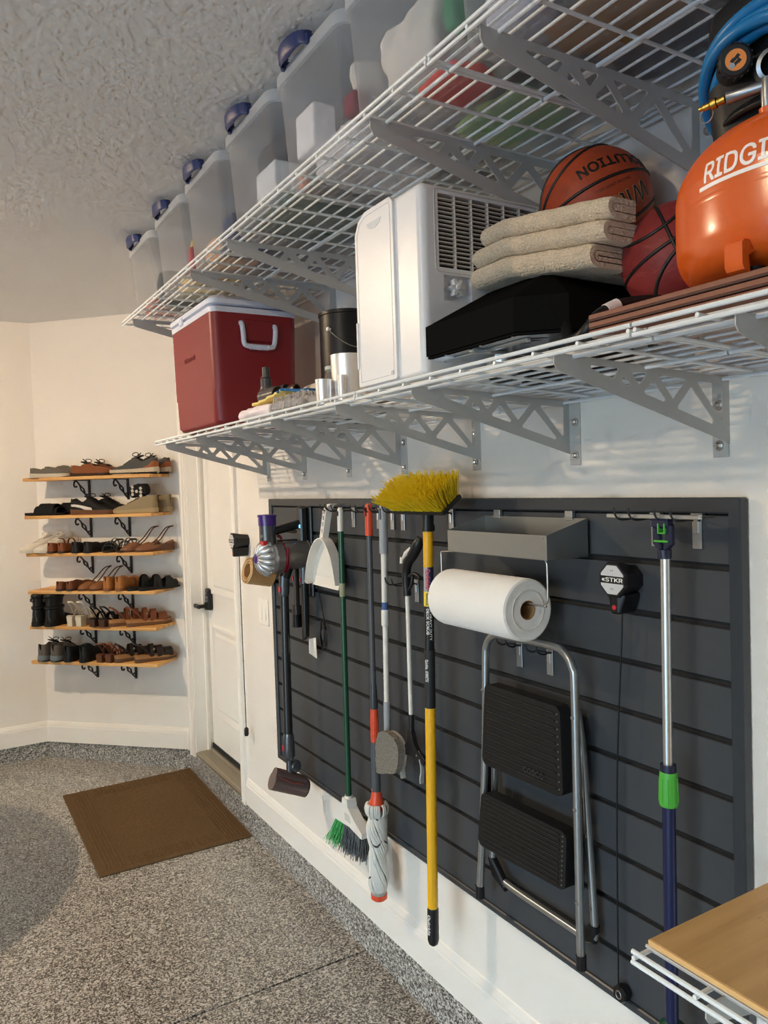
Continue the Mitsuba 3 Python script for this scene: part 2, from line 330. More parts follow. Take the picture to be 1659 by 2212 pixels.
for y0, y1, n, lb in ((2.432, 3.30, 9, 'farthest white wire shelf of the lower row, under the red cooler'), (1.557, 2.428, 9, 'third white wire shelf of the lower row, under the paint can and metal cups'),
                   (0.759, 1.553, 8, 'second white wire shelf of the lower row, under the black range hood'), (-0.06, 0.755, 8, 'nearest white wire shelf of the lower row, under the brown deck tiles')):
    wire_shelf(y0, y1, LXF, -0.012, LZF, LZB, lb, 'lower wire shelves', ys(y0, y1, n), lxs)
# the truss bracket: outline and holes in (x from the wall, z), arm top at the wall = 0
bo = [(-0.4265, 0.0238), (-0.427, 0.007), (-0.4214, -0.0014), (-0.4117, -0.0052), (0, -0.1195), (0, 0)]
bh = [[(-0.361, 0.0073), (-0.2848, 0.0041), (-0.2975, -0.0117), (-0.3048, -0.0106)], [(-0.2742, -0.0083), (-0.2568, -0.0207), (-0.260, -0.023), (-0.2789, -0.017)],
      [(-0.2548, 0.0013), (-0.219, -0.0004), (-0.2342, -0.0183), (-0.2388, -0.0185)], [(-0.2032, -0.0123), (-0.1721, -0.0445), (-0.1769, -0.0468), (-0.2233, -0.0341), (-0.2241, -0.0304)],
      [(-0.1898, -0.0028), (-0.1175, -0.0076), (-0.1528, -0.0423)], [(-0.1053, -0.0202), (-0.0428, -0.0808), (-0.0456, -0.0849), (-0.1396, -0.0587), (-0.141, -0.0548)],
      [(-0.0899, -0.0097), (-0.0199, -0.0139), (-0.0215, -0.0754), (-0.0242, -0.0778)]]
def bracket(y, side, scale, tilt, ztop, label, group, zplate):
    """tilt: how much the arm rises towards its front; side: +1 when the wall plate turns away from the camera"""
    f = lambda q: (q[0] * scale, ztop + (q[1] - 0.0238 * q[0] / -0.4265) * scale + tilt * q[0] / -0.4265)
    poly = sg.Polygon([f(q) for q in bo]).difference(shapely.union_all([sg.Polygon([f(q) for q in h]).buffer(-0.002).buffer(0.003, quad_segs=3) for h in bh]))
    k = thing('shelf_bracket', label, 'bracket', group)
    M = frame((0, y + 0.0011, 0), (1, 0, 0), (0, 0, 1))
    part(k, 'arm', extr(poly, 0.0022, M), BRK)
    # narrow top flange and the wall plate
    part(k, 'wall_plate', cbox(-0.003, -0.0003, y, y + side * 0.034, zplate, ztop + 0.006, 0.001), BRK)
    for z in (zplate + 0.022, zplate + 0.098):
        bx = part(k, 'washer', lathe([(0, 0), (0.0105, 0), (0.0095, 0.0025), (0, 0.0025)], (-0.003, y + side * 0.020, z), (-1, 0, 0), 20), STEEL)
        part(bx, 'bolt_head', lathe([(0, 0), (0.0062, 0), (0.006, 0.005), (0.004, 0.0065), (0, 0.007)], (-0.0055, y + side * 0.020, z), (-1, 0, 0), 6), STEEL)
    return k
low = [(0.917, 1), (1.329, -1), (1.664, 1), (2.064, -1), (2.392, 1), (2.757, 1), (3.158, -1)]
low_l = ['grey truss bracket under the nearest lower shelf, below the deck tiles', 'grey truss bracket under the black range hood', 'grey truss bracket under the white air conditioner', 'grey truss bracket under the metal cups',
         'grey truss bracket under the cloths, fifth of the lower row from the right', 'grey truss bracket under the near side of the red cooler', 'grey truss bracket at the far end of the lower shelf, under the red cooler']
for (y, s), l in zip(low, low_l): bracket(y, s, 1.018, 0.021, LZB - 0.006, l, 'lower truss brackets', 1.692)
bracket(0.60, -1, 1.018, 0.021, LZB - 0.006, 'grey truss bracket cut by the right edge of the photo under the deck tiles', 'lower truss brackets', 1.692)
up_l = ['grey truss bracket at the far end of the upper shelf', 'grey truss bracket of the upper shelf above the red cooler', 'grey truss bracket of the upper shelf above the black paint can', 'grey truss bracket of the upper shelf above the air conditioner', 'nearest grey truss bracket of the upper shelf, above the basketballs']
for (y, s), l in zip([(3.246, -1), (2.467, 1), (2.12, -1), (1.31, -1), (0.968, -1)], up_l): bracket(y, s, 1.225, 0.0, UZ - 0.007, l, 'upper truss brackets', 2.205)
# low shelf at the right with a bare board on it
k3 = wire_shelf(-0.06, 0.783, -0.435, -0.012, 0.962, 0.962, 'low white wire shelf at the lower right, under the plywood board', None, ys(-0.06, 0.783, 8), lxs)
for y, s in ((0.66, -1),):
    bracket(y, s, 1.018, 0.0, 0.955, 'grey truss bracket hidden under the plywood board', None, 0.80)
def _ply(p, n, uv):
    g = fbm(p.x * 5, p.y * 60, 0.0, 4); s = sstep(0.55, 0.75, fbm(p.x * 60 + 5, p.y * 420 , 0.7, 2)) * sstep(0.5, 0.7, fbm(p.x * 9, p.y * 9))
    return mix(S(188, 150, 98), S(160, 122, 74), g) * (1 - 0.55 * s)
procmat('plywood', _ply, 0.45)
k = thing('plywood_board', 'tan plywood board lying on the low wire shelf at the lower right', 'board')
part(k, 'panel', cbox(-0.412, -0.002, -0.05, 0.772, 0.9745, 0.984, 0.001), 'plywood')
part(k, 'edge_band', cbox(-0.4145, -0.412, -0.05, 0.772, 0.975, 0.9835, 0.0008), mat(S(214, 170, 112), 0.5), label='pale front edge')

# ------------------------------------------------------------------ slat wall panel
SLAT = mat(S(57, 60, 64), 0.42, 0.0, 0.4)
FRM = mat(S(52, 55, 59), 0.35, 0.0, 0.4)
SY0, SY1, SZ0, SZ1 = 0.880, 3.098, 0.503, 1.617
k = sw = thing('slat_panel', 'dark grey slatted storage panel mounted on the wall', 'slat panel')
part(k, 'back_board', box(-0.006, -0.0005, SY0 + 0.004, SY1 - 0.004, SZ0 + 0.004, SZ1 - 0.004), mat((0.006, 0.006, 0.006), 0.8), label='black board behind the slats')
gz = [1.585, 1.4855] + [1.4855 - 0.1091 * i for i in range(1, 9)]
edges = [SZ1 - 0.026] + gz[1:] + [SZ0 + 0.012]
for i in range(len(edges) - 1):
    z1, z0 = edges[i] - (0.006 if i else 0.008), edges[i + 1] + (0.006 if i < len(edges) - 2 else 0)
    pr = [(-0.004, z0), (-0.016, z0), (-0.018, z0 + 0.0015), (-0.018, z1 - 0.0015), (-0.016, z1), (-0.004, z1)]
    part(k, 'slat', loft([[(x, y, z) for x, z in pr] for y in (SY0 + 0.010, SY1 - 0.010)]), SLAT, 20)
for y0, y1, z0, z1 in ((SY0, SY0 + 0.026, SZ0, SZ1), (SY1 - 0.026, SY1, SZ0, SZ1), (SY0, SY1, SZ1 - 0.030, SZ1), (SY0, SY1, SZ0, SZ0 + 0.018)):
    part(k, 'frame_strip', cbox(-0.026, -0.001, y0, y1, z0, z1, 0.003), FRM)
# ------------------------------------------------------------------ totes on the upper shelf
scene['tote_plastic'] = {'type': 'blendbsdf', 'weight': 0.20, 'bsdf_0': {'type': 'thindielectric', 'int_ior': 1.3},
    'bsdf_1': {'type': 'principledthin', 'base_color': rgb((0.66, 0.70, 0.76)), 'roughness': 0.35, 'diff_trans': 1.1, 'spec_trans': 0.0, 'eta': 1.4}}
scene['tote_rim'] = {'type': 'blendbsdf', 'weight': 0.75, 'bsdf_0': {'type': 'thindielectric', 'int_ior': 1.3},
    'bsdf_1': {'type': 'principledthin', 'base_color': rgb((0.72, 0.76, 0.80)), 'roughness': 0.3, 'diff_trans': 0.9, 'spec_trans': 0.0, 'eta': 1.4}}
scene['clear_glass'] = {'type': 'thindielectric', 'int_ior': 1.5}
NAVY = mat(S(30, 44, 92), 0.4)
def rring(cx, cy, hx, hy, r, z, q=4):
    c = np.array(rrect(cx - hx, cy - hy, cx + hx, cy + hy, r, q).exterior.coords)[:-1]
    return np.column_stack([c, np.full(len(c), z)])
def lump(x0, x1, y0, y1, z0, z1, amp=0.012, freq=18, seed=0, r=0.02, stretch=(1, 1, 1), n=3):
    """soft folded bundle filling the box"""
    m = trimesh.creation.icosphere(subdivisions=n + 1)
    v = m.vertices / np.abs(m.vertices).max(1, keepdims=True) * 0.55 + m.vertices * 0.45
    v = v / np.abs(v).max(0)
    c = np.array([(x0 + x1) / 2, (y0 + y1) / 2, (z0 + z1) / 2]); h = np.array([x1 - x0, y1 - y0, z1 - z0]) / 2
    p = c + v * (h - amp * 0.6)
    d = (meshkit.fbm(p * freq * np.array(stretch), 3, seed) - 0.5) * 2
    p = p + m.vertices * (amp * d)[:, None]
    p[:, 0] = np.clip(p[:, 0], x0, x1); p[:, 1] = np.clip(p[:, 1], y0, y1); p[:, 2] = np.clip(p[:, 2], z0, z1)
    return tm(p, m.faces)
TZ0, TZ1 = 2.386, 2.672
tl = ['farthest clear plastic tote with a navy latch at the end of the upper shelf', 'second tote from the far end, with a red and yellow item at its corner', 'third tote from the far end, with a navy item low in its corner',
      'clear plastic tote holding dark bundles and a white box, fourth from the far end', 'clear plastic tote holding a white carton and tangled plastic bags, with the largest navy latch', 'clear plastic tote packed with cream bedding, cut by the top of the photo', 'nearest clear plastic tote, holding dark and tan things above the basketballs']
ty = [3.222, 2.808, 2.425, 2.022, 1.646, 1.288, 0.918]
if len(ty) == 7: ty.append(0.53); tl.append('clear plastic tote above the air compressor, at the right end of the upper shelf')
for i, (cy, lb) in enumerate(zip(ty, tl)):
    k = thing('storage_tote', lb, 'tote', 'clear totes on the upper shelf')
    cx = -0.255
    rr = [rring(cx, cy, 0.01, 0.008, 0.005, TZ0 + 0.002), rring(cx, cy, 0.195, 0.155, 0.03, TZ0 + 0.001), rring(cx, cy, 0.210, 0.166, 0.035, TZ0 + 0.006), rring(cx, cy, 0.217, 0.170, 0.035, TZ0 + 0.018), rring(cx, cy, 0.234, 0.176, 0.035, TZ1 - 0.03)]
    part(k, 'body', loft(rr, cap=False), 'tote_plastic', 40)
    r2 = [rring(cx, cy, 0.234, 0.176, 0.035, TZ1 - 0.030), rring(cx, cy, 0.242, 0.180, 0.037, TZ1 - 0.028), rring(cx, cy, 0.242, 0.180, 0.037, TZ1), rring(cx, cy, 0.230, 0.170, 0.032, TZ1 + 0.004)]
    part(k, 'rim', loft(r2, cap=False), 'tote_rim', 40, label='frosted rim')
    r3 = [rring(cx, cy, 0.230, 0.170, 0.032, TZ1 + 0.004), rring(cx, cy, 0.218, 0.16, 0.03, TZ1 + 0.009), rring(cx, cy, 0.20, 0.145, 0.03, TZ1 + 0.004), rring(cx, cy, 0.01, 0.01, 0.004, TZ1 + 0.003)]
    part(k, 'lid', loft(r3, cap=False), 'tote_rim', 40, label='frosted lid')
    # latch: a bowed handle of dark blue plastic on the end towards the room
    xe = cx - 0.241
    a = np.linspace(-1, 1, 17)
    px_, py_ = xe - 0.004 - 0.024 * (1 - a ** 2) ** 0.5, cy + 0.036 + a * 0.066
    hz = 0.016 - 0.004 * np.abs(a) ** 3
    R = [[(px_[j] + 0.010 * (1 - abs(a[j])), py_[j], TZ1 + 0.006 - hz[j]), (px_[j] - 0.004, py_[j], TZ1 + 0.010 - hz[j]), (px_[j] - 0.006, py_[j], TZ1 + 0.010 + hz[j] * 0.8), (px_[j] + 0.004, py_[j], TZ1 + 0.012 + hz[j]), (px_[j] + 0.014, py_[j], TZ1 + 0.012 + hz[j] * 0.9)] for j in range(17)]
    part(k, 'latch', loft(R), NAVY, 35, label='navy blue latch handle')
    for s in (-1, 1):
        part(k, 'latch_tab', cbox(xe - 0.010, xe + 0.016, cy + 0.036 + s * 0.066 - 0.008, cy + 0.036 + s * 0.066 + 0.008, TZ1 - 0.008, TZ1 + 0.014, 0.003), NAVY)
    part(k, 'latch', cbox(cx + 0.2425, cx + 0.251, cy - 0.07, cy + 0.07, TZ1 - 0.015, TZ1 + 0.012, 0.004), NAVY)
# what is inside them: (tote, kind, x0, x1, y0, y1, z0, z1, colour, label, category)
Zb = TZ0 + 0.006
ins = [(0, 'cloth_bundle', -0.46, -0.25, -0.165, 0.0, Zb, 0.145, (70, 76, 78), 'dark grey bundle inside the farthest tote, at its near side', 'bundle'), (0, 'cloth_bundle', -0.24, -0.06, -0.15, 0.15, Zb, 0.16, (52, 60, 66), 'slate bundle at the back of the farthest tote', 'bundle'),
       (0, 'plush_toy', -0.47, -0.30, 0.02, 0.16, Zb, 0.07, (170, 60, 50), 'red soft thing low inside the farthest tote', 'bundle'),
       (1, 'toy_rocket', -0.468, -0.43, -0.165, -0.120, Zb, 0.125, (178, 38, 44), 'red upright thing at the near corner of the second tote', 'toy'), (1, 'cloth_bundle', -0.46, -0.18, -0.10, 0.15, Zb, 0.06, (206, 178, 98), 'yellow soft bundle low in the second tote', 'bundle'), (1, 'cloth_bundle', -0.40, -0.06, -0.15, 0.15, 0.07, 0.15, (120, 118, 120), 'grey bundle on top in the second tote', 'bundle'),
       (2, 'navy_box', -0.46, -0.33, -0.165, -0.06, Zb, 0.095, (48, 58, 92), 'navy box at the near corner of the third tote', 'box'), (2, 'cloth_bundle', -0.47, -0.28, -0.04, 0.15, Zb, 0.085, (208, 158, 116), 'peach bundle low in the third tote', 'bundle'), (2, 'cloth_bundle', -0.32, -0.06, -0.15, 0.15, Zb, 0.13, (120, 124, 136), 'blue-grey bundle at the back of the third tote', 'bundle'),
       (3, 'cloth_bundle', -0.46, -0.28, -0.165, 0.10, 0.125, 0.205, (50, 54, 62), 'charcoal bundle on top inside the fourth tote', 'bundle'), (3, 'white_carton', -0.466, -0.36, -0.10, 0.03, 0.055, 0.122, (214, 220, 224), 'white box in the middle of the fourth tote', 'box'), (3, 'cloth_bundle', -0.46, -0.10, -0.165, 0.16, Zb, 0.052, (58, 82, 74), 'dark green bundle at the bottom of the fourth tote', 'bundle'), (3, 'cloth_bundle', -0.34, -0.06, -0.16, 0.16, 0.06, 0.20, (44, 48, 54), 'black bundle at the back of the fourth tote', 'bundle'),
       (4, 'paper_sheaf', -0.47, -0.40, 0.03, 0.13, 0.07, 0.16, (226, 226, 230), 'white carton standing inside the tote with the largest latch', 'carton'), (4, 'plastic_bag', -0.46, -0.18, -0.14, 0.12, Zb, 0.10, (196, 196, 202), 'grey-white crumpled plastic bag in the tote with the largest latch', 'bag'), (4, 'cloth_bundle', -0.46, -0.33, -0.165, -0.10, 0.115, 0.185, (206, 204, 196), 'cream cloth at the near top of the tote with the largest latch', 'bundle'), (4, 'red_box', -0.468, -0.42, -0.165, -0.115, 0.07, 0.11, (120, 30, 38), 'small dark red box in the tote with the largest latch', 'box'), (4, 'cloth_bundle', -0.47, -0.42, 0.11, 0.165, Zb, 0.05, (196, 130, 110), 'salmon item low in the tote with the largest latch', 'bundle'), (4, 'cloth_bundle', -0.16, -0.05, -0.15, 0.15, Zb, 0.15, (110, 112, 116), 'grey bundle at the back of the tote with the largest latch', 'bundle'),
       (5, 'bedding', -0.475, -0.20, -0.10, 0.17, 0.045, 0.215, (206, 203, 196), 'cream folded bedding inside the sixth tote', 'bedding'), (5, 'cloth_bundle', -0.47, -0.36, -0.168, -0.11, 0.06, 0.20, (60, 130, 92), 'green cloth at the near side of the sixth tote', 'bundle'), (5, 'cloth_bundle', -0.46, -0.32, -0.15, 0.0, Zb, 0.042, (200, 62, 54), 'red cloth low in the sixth tote', 'bundle'), (5, 'cloth_bundle', -0.31, -0.10, -0.15, 0.10, Zb, 0.04, (150, 186, 130), 'pale green cloth under the bedding of the sixth tote', 'bundle'), (5, 'cloth_bundle', -0.18, -0.05, -0.15, 0.15, 0.05, 0.18, (120, 120, 122), 'grey cloth at the back of the sixth tote', 'bundle'),
       (6, 'cloth_bundle', -0.46, -0.33, 0.02, 0.168, Zb, 0.17, (168, 172, 186), 'pale blue-grey cloth at the front of the nearest full tote', 'bundle'), (6, 'tan_bag', -0.40, -0.19, -0.13, 0.10, Zb, 0.03, (150, 116, 72), 'tan bag lying at the bottom of the nearest full tote', 'bag'), (6, 'cloth_bundle', -0.46, -0.24, -0.165, 0.0, 0.035, 0.18, (50, 52, 64), 'navy cloth above the tan bag', 'bundle'), (6, 'cloth_bundle', -0.18, -0.05, -0.16, 0.16, Zb, 0.16, (46, 48, 58), 'dark cloth at the back of the nearest full tote', 'bundle'),
       (7, 'cloth_bundle', -0.46, -0.07, -0.15, 0.165, Zb, 0.16, (48, 50, 58), 'dark cloth inside the tote above the compressor', 'bundle')]
for j, (i, nm, x0, x1, y0, y1, z0, z1, col, lb, ct) in enumerate(ins):
    z0 = z0 if z0 > 1 else TZ0 + 0.004 + z0
    z1 = TZ0 + 0.004 + z1
    x0, x1, y0, y1 = max(x0 + 0.010, -0.462), min(x1, -0.050), max(y0, -0.160), min(y1, 0.160)
    z0, z1 = TZ0 + 0.004 + (z0 - TZ0 - 0.004) * 1.14, TZ0 + 0.004 + (z1 - TZ0 - 0.004) * 1.14
    y0, y1 = y0 + ty[i], y1 + ty[i]
    if ct in ('box', 'carton') or nm == 'paper_sheaf':
        m = cbox(x0, x1, y0, y1, z0, z1, 0.003)
    else:
        m = lump(x0, x1, y0, y1, z0, z1, 0.030 if nm == 'bedding' else 0.014, 14 if nm == 'bedding' else 24, j, stretch=(1, 1, 2.2) if nm == 'plastic_bag' else (1.0, 1.0, 0.6))
    if nm == 'toy_rocket':
        k = thing(nm, lb, ct); xc, yc = (x0 + x1) / 2, (y0 + y1) / 2
        part(k, 'body', lathe([(0, z0), (0.018, z0), (0.019, z0 + 0.09), (0.013, z1 - 0.03), (0, z1 - 0.03)], (xc, yc, 0), n=16), mat(S(*col), 0.5))
        part(k, 'tip', lathe([(0, z1 - 0.03), (0.013, z1 - 0.03), (0.006, z1 - 0.005), (0, z1)], (xc, yc, 0), n=16), mat(S(226, 206, 120), 0.5), label='yellow tip')
    else:
        single(nm, m, mat(S(*col), 0.85), lb, ct, smooth=True if not ct in ('box', 'carton') else 30)

# ------------------------------------------------------------------ lower shelf: red cooler
RED = mat(S(122, 26, 32), 0.42)
PALE = mat(S(208, 216, 232), 0.4)
k = thing('cooler', 'dark red cooler with a white lid at the far end of the lower shelf', 'cooler')
CX, CY = -0.283, 2.765
def rr4(hx, hy, r, z, q=5): return rring(CX, CY, hx, hy, r, z, q)
bz = 1.872
part(k, 'body', loft([rr4(0.12, 0.20, 0.03, bz + 0.010), rr4(0.138, 0.222, 0.036, bz + 0.013), rr4(0.147, 0.231, 0.036, bz + 0.026), rr4(0.150, 0.234, 0.034, bz + 0.126), rr4(0.1525, 0.2365, 0.034, bz + 0.130), rr4(0.157, 0.240, 0.032, bz + 0.388)]), RED, 40)
for sx in (-1, 1):
    for sy in (-1, 1):
        part(k, 'foot', lathe([(0, -0.002), (0.024, -0.002), (0.028, 0.012), (0, 0.012)], (CX + sx * 0.095, CY + sy * 0.175, bz + 0.001), n=16), RED)
part(k, 'lid_rim', loft([rr4(0.159, 0.243, 0.034, bz + 0.386), rr4(0.160, 0.244, 0.034, bz + 0.404), rr4(0.148, 0.232, 0.034, bz + 0.409)]), PALE, 40, label='pale lid rim')
part(k, 'lid', loft([rr4(0.150, 0.236, 0.034, bz + 0.409), rr4(0.162, 0.248, 0.036, bz + 0.414), rr4(0.164, 0.250, 0.036, bz + 0.428), rr4(0.152, 0.238, 0.036, bz + 0.442), rr4(0.10, 0.19, 0.03, bz + 0.448)]), PALE, 40, label='pale blue-white lid')
part(k, 'lid_catch', cbox(CX - 0.167, CX - 0.155, CY + 0.06, CY + 0.10, bz + 0.395, bz + 0.425, 0.004), PALE)
ye = CY - 0.242
hp = [(-0.337, ye + 0.012, 2.226), (-0.337, ye - 0.006, 2.221), (-0.335, ye - 0.012, 2.190), (-0.333, ye - 0.012, 2.158), (-0.322, ye - 0.012, 2.147), (-0.28, ye - 0.012, 2.144), (-0.235, ye - 0.012, 2.146), (-0.224, ye - 0.012, 2.155), (-0.218, ye - 0.012, 2.19), (-0.216, ye - 0.006, 2.217), (-0.216, ye + 0.012, 2.221)]
hd = part(k, 'handle', tube(smoothpath(hp, 5), 0.0088, 12), PALE, True, label='white loop handle')
part(hd, 'grip', cat_([lathe([(0.009, 0), (0.0105, 0.0012), (0.009, 0.0026)], (-0.312 + i * 0.0058, ye - 0.012, 2.1445), (1, 0, 0), 14) for i in range(12)]), PALE)
part(k, 'handle_recess', cbox(-0.330, -0.222, ye - 0.0035, ye + 0.01, 2.165, 2.238, 0.003), RED)
part(k, 'embossed_name', text('Rubbermaid', 0.016, 0.0015, frame((CX - 0.1555, 2.845, 2.128), (0, -1, 0), (0, 0.0, 1))), RED)
# black paint can
BLKP = mat((0.008, 0.008, 0.009), 0.40, 0.0, 0.3)
k = thing('paint_can', 'tall black can with a thin wire bail, between the cooler and the air conditioner', 'can')
pc = (-0.115, 2.185, 0)
part(k, 'can', lathe([(0, 1.862), (0.082, 1.862), (0.085, 1.866), (0.085, 2.192), (0.088, 2.194), (0.088, 2.203), (0.083, 2.205), (0.080, 2.200), (0, 2.199)], pc, n=40), BLKP)
th = np.linspace(-2.75, -0.55, 24)
part(k, 'bail', tube([(pc[0] + 0.090 * math.cos(t), pc[1] + 0.090 * math.sin(t), 2.155 - 0.060 * math.sin((t + 2.75) / 2.2 * PI) - 0.01) for t in th], 0.0016, 6), STEEL, label='thin steel bail')
for t in (-2.75, -0.55):
    part(k, 'bail_ear', lathe([(0, 0), (0.009, 0), (0.007, 0.005), (0, 0.006)], (pc[0] + 0.085 * math.cos(t), pc[1] + 0.085 * math.sin(t), 2.145), (math.cos(t), math.sin(t), 0), 14), STEEL)
# metal cups, jar
scene['brushed_steel'] = {'type': 'twosided', 'bsdf': {'type': 'roughconductor', 'material': 'Al', 'alpha': 0.16, 'distribution': 'ggx'}}
def cup(c, r, z0, z1, lb, nm='metal_cup'):
    k = thing(nm, lb, 'cup')
    part(k, 'body', lathe([(0, z0), (r * 0.9, z0), (r * 0.92, z0 + 0.002), (r, z1), (r * 0.95, z1), (r * 0.88, z0 + 0.006), (0, z0 + 0.006)], c, n=40), 'brushed_steel')
    part(k, 'rim', lathe([(r * 0.97, z1 - 0.002), (r * 1.015, z1 - 0.001), (r * 1.015, z1 + 0.002), (r * 0.96, z1 + 0.002)], c, n=40), 'brushed_steel')
cup((-0.325, 1.795, 0), 0.046, 1.870, 1.998, 'large shiny steel tumbler beside the air conditioner')
cup((-0.393, 1.806, 0), 0.0215, 1.872, 1.934, 'small shiny steel cup in front of the steel tumbler')
cup((-0.365, 1.757, 0), 0.012, 1.871, 1.940, 'narrow steel tube between the small cup and the tumbler', 'steel_tube')
k = thing('glass_jar', 'clear glass jar behind the small steel cup', 'jar')
part(k, 'glass', lathe([(0, 1.868), (0.030, 1.868), (0.032, 1.872), (0.032, 1.975), (0.028, 1.985), (0.029, 1.998)], (-0.268, 1.975, 0), n=32), 'clear_glass')
part(k, 'rim', lathe([(0.026, 1.990), (0.031, 1.990), (0.031, 2.0), (0.026, 2.0)], (-0.268, 1.975, 0), n=32), mat(S(190, 200, 190), 0.3))
part(k, 'contents', lathe([(0, 1.871), (0.029, 1.871), (0.029, 1.95), (0, 1.952)], (-0.268, 1.975, 0), n=24), mat(S(150, 156, 140), 0.6), label='grey-green filling')
# cloths and odds and ends
def _terry(p, n, uv): return mi.Color3f(S(200, 184, 160)) * (0.72 + 0.45 * noise(p.x * 420, p.y * 420, p.z * 420))
procmat('terry', _terry, 0.95, bump=lambda p, n, uv: noise(p.x * 330, p.y * 330, p.z * 330), bscale=0.003, spec=0.1)
single('paper_pack', lump(-0.425, -0.22, 2.105, 2.415, 1.870, 1.918, 0.006, 30, 5), mat(S(232, 222, 226), 0.5), 'white and pink plastic-wrapped pack at the shelf edge in front of the cooler', 'pack', smooth=40)
m = lump(-0.425, -0.24, 1.850, 2.095, 1.870, 1.912, 0.005, 60, 6, n=4)
k = thing('microfibre_cloth', 'fuzzy beige-grey microfibre pad at the shelf edge beside the wrapped pack', 'cloth')
part(k, 'pad', m, mat(S(196, 188, 182), 0.9), True)
fz = []
for i in range(420):
    x, y = rng.uniform(-0.424, -0.30), rng.uniform(1.86, 2.085)
    fz.append(tube([(x, y, 1.902), (x + rng.normal(0, .003), y + rng.normal(0, .003), 1.912), (x + rng.normal(0, .006), y + rng.normal(0, .006), 1.917)], 0.0011, 4))
    if i % 2: fz.append(tube([(-0.420, y, 1.88 + rng.uniform(0, .025)), (-0.427, y + rng.normal(0, .003), 1.878 + rng.uniform(0, .025)), (-0.431, y + rng.normal(0, .005), 1.876 + rng.uniform(0, .02))], 0.0011, 4))
part(k, 'pile', cat_(fz), mat(S(206, 198, 192), 0.9), True, kind='stuff')
def drape(x0, x1, path, t, seed):
    """cloth strip: path of (y, z), width x0..x1"""
    q = smoothpath([(0, y, z) for y, z in path], 6); R = []
    for s, (a, y, z) in enumerate(q):
        w = 0.004 * math.sin(s * 1.7 + seed)
        R.append([(x0 + w, y, z), (x1 - w, y, z), (x1 - w, y, z + t), (x0 + w, y, z + t)])
    return loft(R)
single('cleaning_cloth', drape(-0.40, -0.27, [(2.30, 1.9185), (2.22, 1.921), (2.12, 1.930), (2.06, 1.936)], 0.007, 1), mat(S(226, 206, 128), 0.9), 'yellow cleaning cloth lying on the wrapped pack', 'cloth', smooth=40)
single('cleaning_cloth', drape(-0.40, -0.30, [(2.09, 1.934), (2.05, 1.938), (1.97, 1.925), (1.90, 1.920)], 0.006, 3), mat(S(30, 92, 142), 0.9), 'blue cleaning cloth lying on the microfibre pad', 'cloth', smooth=40)
single('wooden_brush_handle', hull(tube([(-0.27, 2.03, 1.937), (-0.28, 1.86, 1.937)], 0.011, 10).vertices), mat(S(150, 92, 48), 0.5), 'brown wooden handle lying behind the blue cloth', 'handle')
DKG = mat(S(62, 60, 62), 0.3); CLR = mat(S(90, 84, 82), 0.15)
k = thing('vacuum_attachment', 'dark grey and clear vacuum nozzle standing in front of the red cooler', 'vacuum attachment')
ac_ = (-0.33, 2.338, 0)
part(k, 'nozzle', lathe([(0, 1.985), (0.019, 1.985), (0.019, 2.01), (0.013, 2.016), (0.012, 2.048), (0, 2.048)], ac_, n=20), DKG)
part(k, 'body', lathe([(0, 1.945), (0.021, 1.945), (0.022, 1.975), (0.019, 1.987), (0, 1.987)], ac_, n=20), CLR, label='translucent smoky body')
part(k, 'red_clip', cbox(ac_[0] - 0.010, ac_[0] + 0.004, ac_[1] + 0.012, ac_[1] + 0.022, 1.995, 2.022, 0.002), mat(S(150, 20, 36), 0.4), label='red clip')
part(k, 'base_tube', lathe([(0.026, 0), (0.029, 0.002), (0.029, 0.075), (0.026, 0.077)], (-0.345, 2.325, 1.947), (0.25, -0.9, 0.05), n=24), CLR, label='clear round brush tube')
part(k, 'base_tube', lathe([(0.018, 0), (0.02, 0.002), (0.02, 0.05), (0.018, 0.052)], (-0.31, 2.30, 1.955), (0.25, -0.9, 0.25), n=24), CLR)
part(k, 'base_tube', lathe([(0.013, 0), (0.017, 0.002), (0.017, 0.04), (0.013, 0.042)], (-0.29, 2.255, 1.962), (0.25, -0.9, 0.1), n=24), mat(S(84, 66, 52), 0.3))
single('product_box', lump(-0.23, -0.06, 2.06, 2.36, 1.858, 2.0, 0.005, 20, 9, n=3), mat(S(206, 196, 186), 0.6), 'white crumpled package leaning against the wall behind the cloths', 'package', smooth=40)

# ------------------------------------------------------------------ portable air conditioner
WHT = mat(S(222, 224, 226), 0.35); WHG = mat(S(196, 190, 180), 0.5); DK = mat((0.02, 0.017, 0.014), 0.7)
ax0, ax1, ay0, ay1, az0, az1 = -0.418, -0.04, 1.302, 1.566, 1.874, 2.266
k = thing('air_conditioner', 'white portable air conditioner with a louvred side standing on the lower shelf', 'air conditioner')
body = rbox(ax0, ax1, ay0, ay1, az0, az1, 0.018, 5)
gx0, gx1, gz0, gz1 = -0.375, -0.115, 2.098, 2.246
man = m3.Manifold(m3.Mesh(np.asarray(body.vertices, np.float32), np.asarray(body.faces, np.uint32)))
def mbox(x0, x1, y0, y1, z0, z1):
    b = box(x0, x1, y0, y1, z0, z1); return m3.Manifold(m3.Mesh(np.asarray(b.vertices, np.float32), np.asarray(b.faces, np.uint32)))
man = man - mbox(gx0, gx1, ay0 - 0.01, ay0 + 0.022, gz0, gz1) - mbox(-0.365, -0.295, ay0 - 0.01, ay0 + 0.016, 2.032, 2.084)
mm = man.to_mesh(); part(k, 'housing', trimesh.Trimesh(mm.vert_properties[:, :3], mm.tri_verts), WHT, 25)
part(k, 'filter', box(gx0 + 0.001, gx1 - 0.001, ay0 + 0.0185, ay0 + 0.0215, gz0 + 0.001, gz1 - 0.001), DK, label='dark filter behind the louvres')
NR = 17
